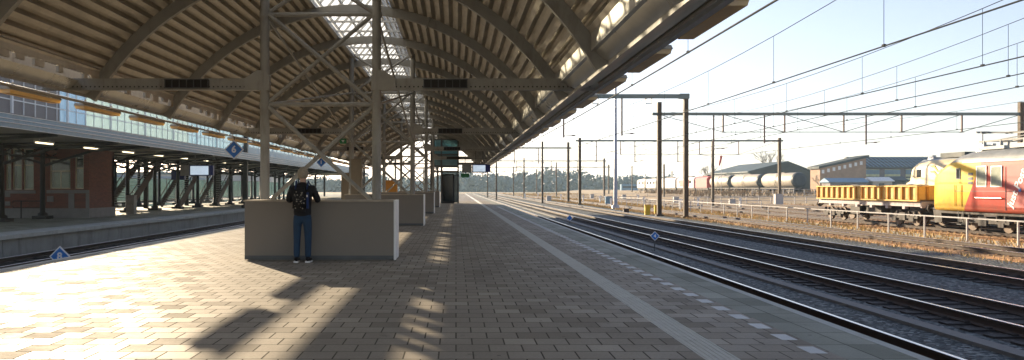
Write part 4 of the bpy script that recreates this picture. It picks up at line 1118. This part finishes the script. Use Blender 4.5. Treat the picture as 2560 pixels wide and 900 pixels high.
boxcar('freight_wagon','dark red covered wagon behind the tank wagons','freight wagon',62,188.5,9,M['red'],None)
boxcar('locomotive','white and red locomotive on the far siding behind the portal post','locomotive',62,199,15,M['white_loco'],[2,11],stripe=M['red'])
boxcar('locomotive','long plain white wagon between the two far locomotives','wagon',62,216,18,M['white_loco'],None)
boxcar('locomotive','white locomotive with dark windows farthest along the siding','locomotive',62,237,12,M['white_loco'],[1,5,9])
boxcar('railcar','white shunting locomotive beyond the others beside the blue trees','locomotive',62,251,10,M['white_loco'],[1,6])

# ------------------------------------------------------------------ buildings beyond the yard
def depot():
    t=thing('industrial_shed','dark low gabled shed behind the tank wagons','shed',(87,205,.5))
    q=MB(); q.prism([(-10,0),(9.5,0),(9.5,4.0),(0,7.6),(-10,5.0)],'y',0,34); q.build('wall',M['shed'],t)
    q=MB(); q.prism([(10,3.86),(10,4.1),(0,7.95),(-10.5,5.2),(-10.5,4.92),(0,7.63)],'y',-.5,34.5); q.build('roof',M['roof_slate'],t)
    q=MB(); q.box(-14,-10.05,2,30,0,4.2); q.build('annex_wall',M['shed'],t)
    return t
depot()
t=thing('warehouse','long warehouse with dark glazed roof and green striped windows','warehouse',(98.5,190,.4))
q=MB(); q.box(0,21,0,12,0,5.8); q.build('wall',M['wall_grey'],t)
q=MB(); q.prism([(-.6,5.8),(-.6,6.0),(6.2,8.8),(12.8,6.0),(12.8,5.8)],'x',-.5,21.5); rf=q.build('roof',M['roof_slate'],t)
q=MB()
for k in range(21): q.bar((k+.2,-.4,6.15),(k+.2,5.9,8.75),.16,.06)
for f_ in (.3,.6,.9): q.bar((0,-.6+6.8*f_,6.05+2.8*f_),(21,-.6+6.8*f_,6.05+2.8*f_),.16,.06)
q.build('roof_lattice',M['fascia_blue'],rf)
for k in range(4):
    q=MB(); x=.8+k*5.1; q.box(x,x+3.8,-.06,.02,1.0,5.5); w=q.build('window',M['win_green'],t)
    q=MB()
    for z in (1.6,2.5,3.4): q.box(x,x+3.8,-.1,-.065,z,z+.35)
    q.build('sash_bars',M['shed'],w)
    q=MB(); q.box(x,x+3.8,-.1,-.065,4.3,5.4); q.build('upper_pane',M['fascia'],w)
t=thing('brick_warehouse','brick warehouse gable end beside the dark glazed roof','warehouse',(96.2,183,.4))
q=MB(); q.prism([(-10.8,0),(0,0),(0,8.0),(-10.8,5.6)],'y',0,5); q.build('wall',M['brick_far'],t)
q=MB(); q.prism([(-11.3,5.5),(-11.3,6.0),(.5,8.7),(.5,8.12)],'y',-.5,5.5); rf=q.build('roof',M['shed'],t)
for k in range(8):
    x=-10.4+k*1.28; q=MB(); z=4.75+(x+10.8)*.222; q.box(x,x+.6,-.05,.02,z-.45,z+.4); q.build('window',M['white'],t)
def hut(lab,x,y,w,h,wm,rm,z=.4):
    t=thing('hut',lab,'hut',(x,y,z))
    q=MB(); q.box(0,w,0,4,0,h); q.build('wall',wm,t)
    q=MB(); q.prism([(-.3,h),(4.3,h),(4.3,h+.15),(2,h+1.0),(-.3,h+.15)],'x',-.4,w+.4); q.build('roof',rm,t)
    q=MB(); q.box(w*.3,w*.3+1.2,-.04,.02,.6,h-.4); q.build('window',M['dark_win'],t)
hut('small hut with pale blue roof before the warehouse',82.5,172,8,2.2,M['wall_grey'],M['fascia_blue'])
hut('small cream hut beside the pale blue roofed one',92,172,4.2,2.4,M['tank'],M['white'])
hut('small dark hut in front of the striped windows',97.2,173,2.6,2.6,M['shed'],M['roof_slate'])

# ------------------------------------------------------------------ trees, bushes, forest, grass
def bare_tree(lab,x,y,z,H,seed,spread=.5):
    rnd=random.Random(seed); t=thing('bare_tree',lab,'tree',(x,y,z))
    tr=MB(); cr=MB()
    def grow(p,d,L,r,lev):
        q_=p+d*L; mid=p+d*L*.5+Vector((rnd.uniform(-1,1),rnd.uniform(-1,1),0))*L*.06
        (tr if lev<1 else cr).tube([p,mid,q_],[r,r*.85,r*.65],5 if lev<2 else 3,0,False)
        if lev>=5: return
        k=3 if lev else 4
        for i in range(k):
            a=rnd.uniform(0,6.28); s=spread*rnd.uniform(.6,1.2); ax=Vector((math.cos(a),math.sin(a),0))
            nd=(d+ax*s+Vector((0,0,.12))).normalized(); st=p+d*L*rnd.uniform(.65,1.0)
            grow(st,nd,L*rnd.uniform(.62,.8),r*.6,lev+1)
    grow(Vector((0,0,0)),Vector((0,0,1)),H*.3,H*.02,0)
    tr.build('trunk',M['bark'],t,fix=False); cr.build('crown',M['bark'],t,fix=False)
bare_tree('large bare winter tree above the dark shed',91,225,.3,15,3)
bare_tree('small bare tree rising behind the red wagon',73,225,.5,9,5,.6)
bare_tree('bare tree with low crown behind the huts',84,180,.4,5,8,.7)
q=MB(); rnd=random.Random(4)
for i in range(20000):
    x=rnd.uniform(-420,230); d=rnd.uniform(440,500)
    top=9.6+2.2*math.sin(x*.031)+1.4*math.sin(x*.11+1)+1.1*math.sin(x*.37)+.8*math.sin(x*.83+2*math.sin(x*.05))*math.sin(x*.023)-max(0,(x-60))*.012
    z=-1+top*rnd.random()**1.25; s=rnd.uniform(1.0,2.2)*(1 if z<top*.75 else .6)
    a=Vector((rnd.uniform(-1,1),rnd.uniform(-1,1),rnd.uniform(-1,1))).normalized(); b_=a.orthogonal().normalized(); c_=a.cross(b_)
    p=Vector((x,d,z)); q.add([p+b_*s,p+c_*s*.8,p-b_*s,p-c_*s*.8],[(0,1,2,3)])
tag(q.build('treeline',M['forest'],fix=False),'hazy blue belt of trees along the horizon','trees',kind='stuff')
q=MB()
for i in range(30000):
    r=rnd.random()
    if r<.30: x=rnd.uniform(17.4,18.6); d=rnd.uniform(24,150)
    elif r<.55: x=rnd.uniform(21.6,26.0); d=rnd.uniform(26,150)
    else:
        d=rnd.uniform(60,300); x=rnd.uniform(18,60)
        if d<135 and x>52: continue
    z=-1.06; 
    if d>116 and x>28: z=-1.06+2.2*min(1,max(0,(d-116)/26))**2*0
    h=rnd.uniform(.05,.20)*(1+d/120); w=rnd.uniform(.01,.03)*(1+d/40); a=rnd.uniform(0,3.14); lx,ly_=rnd.uniform(-.1,.1),rnd.uniform(-.1,.1)
    q.add([(x-w*math.cos(a),d-w*math.sin(a),z),(x+w*math.cos(a),d+w*math.sin(a),z),(x+lx,d+ly_,z+h)],[(0,1,2)])
tag(q.build('dry_grass',M['drygrass'],fix=False),'dry tufts of grass growing between the yard tracks','grass',kind='stuff')
q=MB()
for i in range(5000):
    x=rnd.uniform(40,112); d=rnd.uniform(132,175); 
    edge=min(1,max(0,(d-116)/26)); zz=-1.08+1.35*(edge*edge*(3-2*edge))
    h=rnd.uniform(.3,1.1); w=rnd.uniform(.05,.16); a=rnd.uniform(0,3.14); p=Vector((x,d,zz))
    if abs(x-62)<2.2 and d>138: continue
    q.add([p+Vector((-w*math.cos(a),-w*math.sin(a),0)),p+Vector((w*math.cos(a),w*math.sin(a),0)),p+Vector((rnd.uniform(-.4,.4),rnd.uniform(-.4,.4),h))],[(0,1,2)])
tag(q.build('bare_undergrowth',M['bush'],fix=False),'brown winter scrub covering the bank below the sheds','scrub',kind='stuff')

# ------------------------------------------------------------------ yard furniture
def small_box(name,lab,cat,x,y,w,h,m,z=-1.06,group=None,dd=None):
    t=thing(name,lab,cat,(x,y,z),group=group); dd=dd or w*.7
    q=MB(); q.box(-w/2,w/2,-dd/2,dd/2,.06,h); q.build('body',m,t)
    q=MB(); q.box(-w/2-.03,w/2+.03,-dd/2-.03,dd/2+.03,h+.002,h+.05); q.build('lid',m,t)
    q=MB(); q.box(-w/2+.03,w/2-.03,-dd/2+.03,dd/2-.03,0,.06); q.build('base',M['concrete'],t)
small_box('grit_box','yellow box beside the foot of the brown portal post','box',16.8,68.5,.45,.95,M['yellow'])
small_box('grit_box','narrow yellow box just behind the brown portal post','box',17.95,70,.3,.9,M['yellow'])
small_box('relay_cabinet','dark low box before the yellow boxes','box',15.9,73,.5,.5,M['brown_rail'])
small_box('relay_cabinet','grey relay cabinet at the foot of the slim portal post by the tank wagons','cabinet',44.2,107,1.0,1.6,M['fence_white'])
small_box('relay_cabinet','blue grey relay cabinet in the far middle of the yard','cabinet',21.5,110,.9,1.2,M['fascia_blue'])
for k,(px,d) in enumerate([(1312,160),(1345,190),(1372,140),(1402,150),(1458,130),(1480,170),(1500,120),(1528,95),(1560,160),(1595,140),(1610,105),(1690,120),(1700,88),(1745,100),(1830,110),(1850,95)]):
    x=(px-1140)/1950*d
    if k%3==2: small_box('relay_cabinet','pale low trackside cabinet standing in the far yard','cabinet',x,d,.8,rnd.uniform(.8,1.2),M['fence_white'],group='pale cabinets dotted over the yard')
    else:
        t=thing('marker_post','small white marker post standing in the sunlit yard','post',(x,d,-1.06),group='white marker posts dotted over the yard')
        q=MB(); q.box(-.1,.1,-.08,.08,0,1.25); q.build('post',M['white'],t); q=MB(); q.box(-.16,.16,-.1,-.084,.9,1.25); q.build('plate',M['white'],t)
t=thing('windsock','small red windsock drooping from a thin pole','windsock',at(1803,470,150))
q=MB(); q.tube([(0,0,-2),(0,0,6.3)],.05,6); q.build('pole',M['mast'],t)
q=MB(); q.tube([(0,0,6.2),(-.1,-.1,5.6),(-.3,-.1,4.9),(-.4,-.1,4.3)],[.22,.2,.17,.12],10); q.build('sock',M['red_sock'],t)
# distant blue train in front of the trees
t=thing('passenger_train','distant dark blue train parked before the tree belt','train',(70,330,-1.0))
q=MB()
q.box(0,26,0,3,1,3.9); q.build('body',M['fascia_blue'],t)
q=MB(); q.box(.5,25.5,-.03,.0,2.3,3.1); q.build('window_band',M['dark_win'],t)
q=MB(); q.box(1,25,.3,2.7,0,.99); q.build('underframe',M['under'],t)
t=thing('passenger_train','dark teal parked train behind the opposite platform columns','train',(-38.5,44,-1.0))
q=MB(); q.prism([(-1.4,.9),(1.4,.9),(1.42,3.2),(1.0,3.9),(-1.0,3.9),(-1.42,3.2)],'y',0,76); q.build('body',M['train_teal'],t)
for k in range(26):
    q=MB(); q.box(1.40,1.44,1.5+k*2.8,3.3+k*2.8,2.0,3.0); q.build('window',M['dark_win'],t)
q=MB(); q.box(-1.2,1.2,.3,75.7,.25,.88); q.build('underframe',M['under'],t)
# pale grey low wall/depot far behind the opposite platform
t=thing('depot_building','long pale far building behind the opposite platform columns','building',(-120,210,-1))
q=MB(); q.box(0,70,0,12,0,6); q.build('wall',M['fence_white'],t)
q=MB(); q.box(-.5,70.5,-.5,12.5,6.003,6.6); q.build('roof',M['roof_slate'],t)
for k in range(14): q=MB(); q.box(2+k*4.8,5+k*4.8,-.05,.0,1.5,4.2); q.build('window',M['dark_win'],t)

# ------------------------------------------------------------------ air, light, camera
HZ=0.0004
hz=MB(); hz.box(-1700,1700,-100,1750,-2.2,30.0); hz=hz.build('haze',M['white']); 
hm=bpy.data.materials.new('haze_air'); hm.use_nodes=True; nt=hm.node_tree; nt.nodes.remove(nt.nodes['Principled BSDF'])
pv=nt.nodes.new('ShaderNodeVolumePrincipled'); pv.inputs['Color'].default_value=(.62,.82,.95,1); pv.inputs['Density'].default_value=HZ; pv.inputs['Anisotropy'].default_value=.2
nt.links.new(pv.outputs['Volume'],nt.nodes['Material Output'].inputs['Volume'])
hz.data.materials.clear(); hz.data.materials.append(hm); hz['kind']='stuff'; hz['label']='thin pale winter haze over the whole yard'; hz['category']='haze'

SUN_EL,SUN_AZ=14.0,30.0           # the sun stands ahead of the camera and to the side of the opposite platform
w=bpy.data.worlds.new('World'); sc.world=w; w.use_nodes=True; n_=w.node_tree.nodes; bg=n_['Background']
sky=n_.new('ShaderNodeTexSky'); sky.sky_type='NISHITA'; sky.sun_disc=False; sky.sun_elevation=R(SUN_EL); sky.sun_rotation=R(-SUN_AZ)
sky.air_density=1.0; sky.dust_density=.6; sky.ozone_density=1.0
tint=n_.new('ShaderNodeMix'); tint.data_type='RGBA'; tint.blend_type='MULTIPLY'; tint.inputs[0].default_value=1; tint.inputs[7].default_value=(1.0,.975,1.12,1)
hs=n_.new('ShaderNodeHueSaturation'); hs.inputs['Saturation'].default_value=.72; w.node_tree.links.new(sky.outputs[0],hs.inputs['Color']); w.node_tree.links.new(hs.outputs[0],tint.inputs[6]); w.node_tree.links.new(tint.outputs[2],bg.inputs['Color']); bg.inputs['Strength'].default_value=.064
ld=bpy.data.lights.new('sun','SUN'); ld.energy=4.05; ld.angle=R(.5); ld.color=(1,.80,.55)
lo=bpy.data.objects.new('sun',ld); COL.objects.link(lo)
dv=Vector((-math.sin(R(SUN_AZ))*math.cos(R(SUN_EL)),math.cos(R(SUN_AZ))*math.cos(R(SUN_EL)),math.sin(R(SUN_EL))))
lo.rotation_euler=dv.to_track_quat('Z','Y').to_euler(); lo.location=(0,0,60)
cd=bpy.data.cameras.new('camera'); cam=bpy.data.objects.new('camera',cd); COL.objects.link(cam); sc.camera=cam
cam.location=(0,0,1.45); cam.rotation_euler=(R(90),0,0)
cd.sensor_width=36; cd.sensor_fit='HORIZONTAL'; cd.lens=36*1950/2560; cd.shift_x=(1280-1140)/2560; cd.shift_y=(469-450)/2560
cd.clip_end=4000; cd.clip_start=.05
sc.view_settings.view_transform='Standard'; sc.view_settings.look='None'; sc.view_settings.gamma=1; sc.view_settings.use_curve_mapping=False
sc.view_settings.exposure=1.78
cy=sc.cycles
cy.max_bounces=8; cy.diffuse_bounces=4; cy.glossy_bounces=3; cy.transmission_bounces=4; cy.transparent_max_bounces=12; cy.volume_bounces=0
cy.use_denoising=True; cy.sample_clamp_indirect=6
cy.caustics_reflective=False; cy.caustics_refractive=False
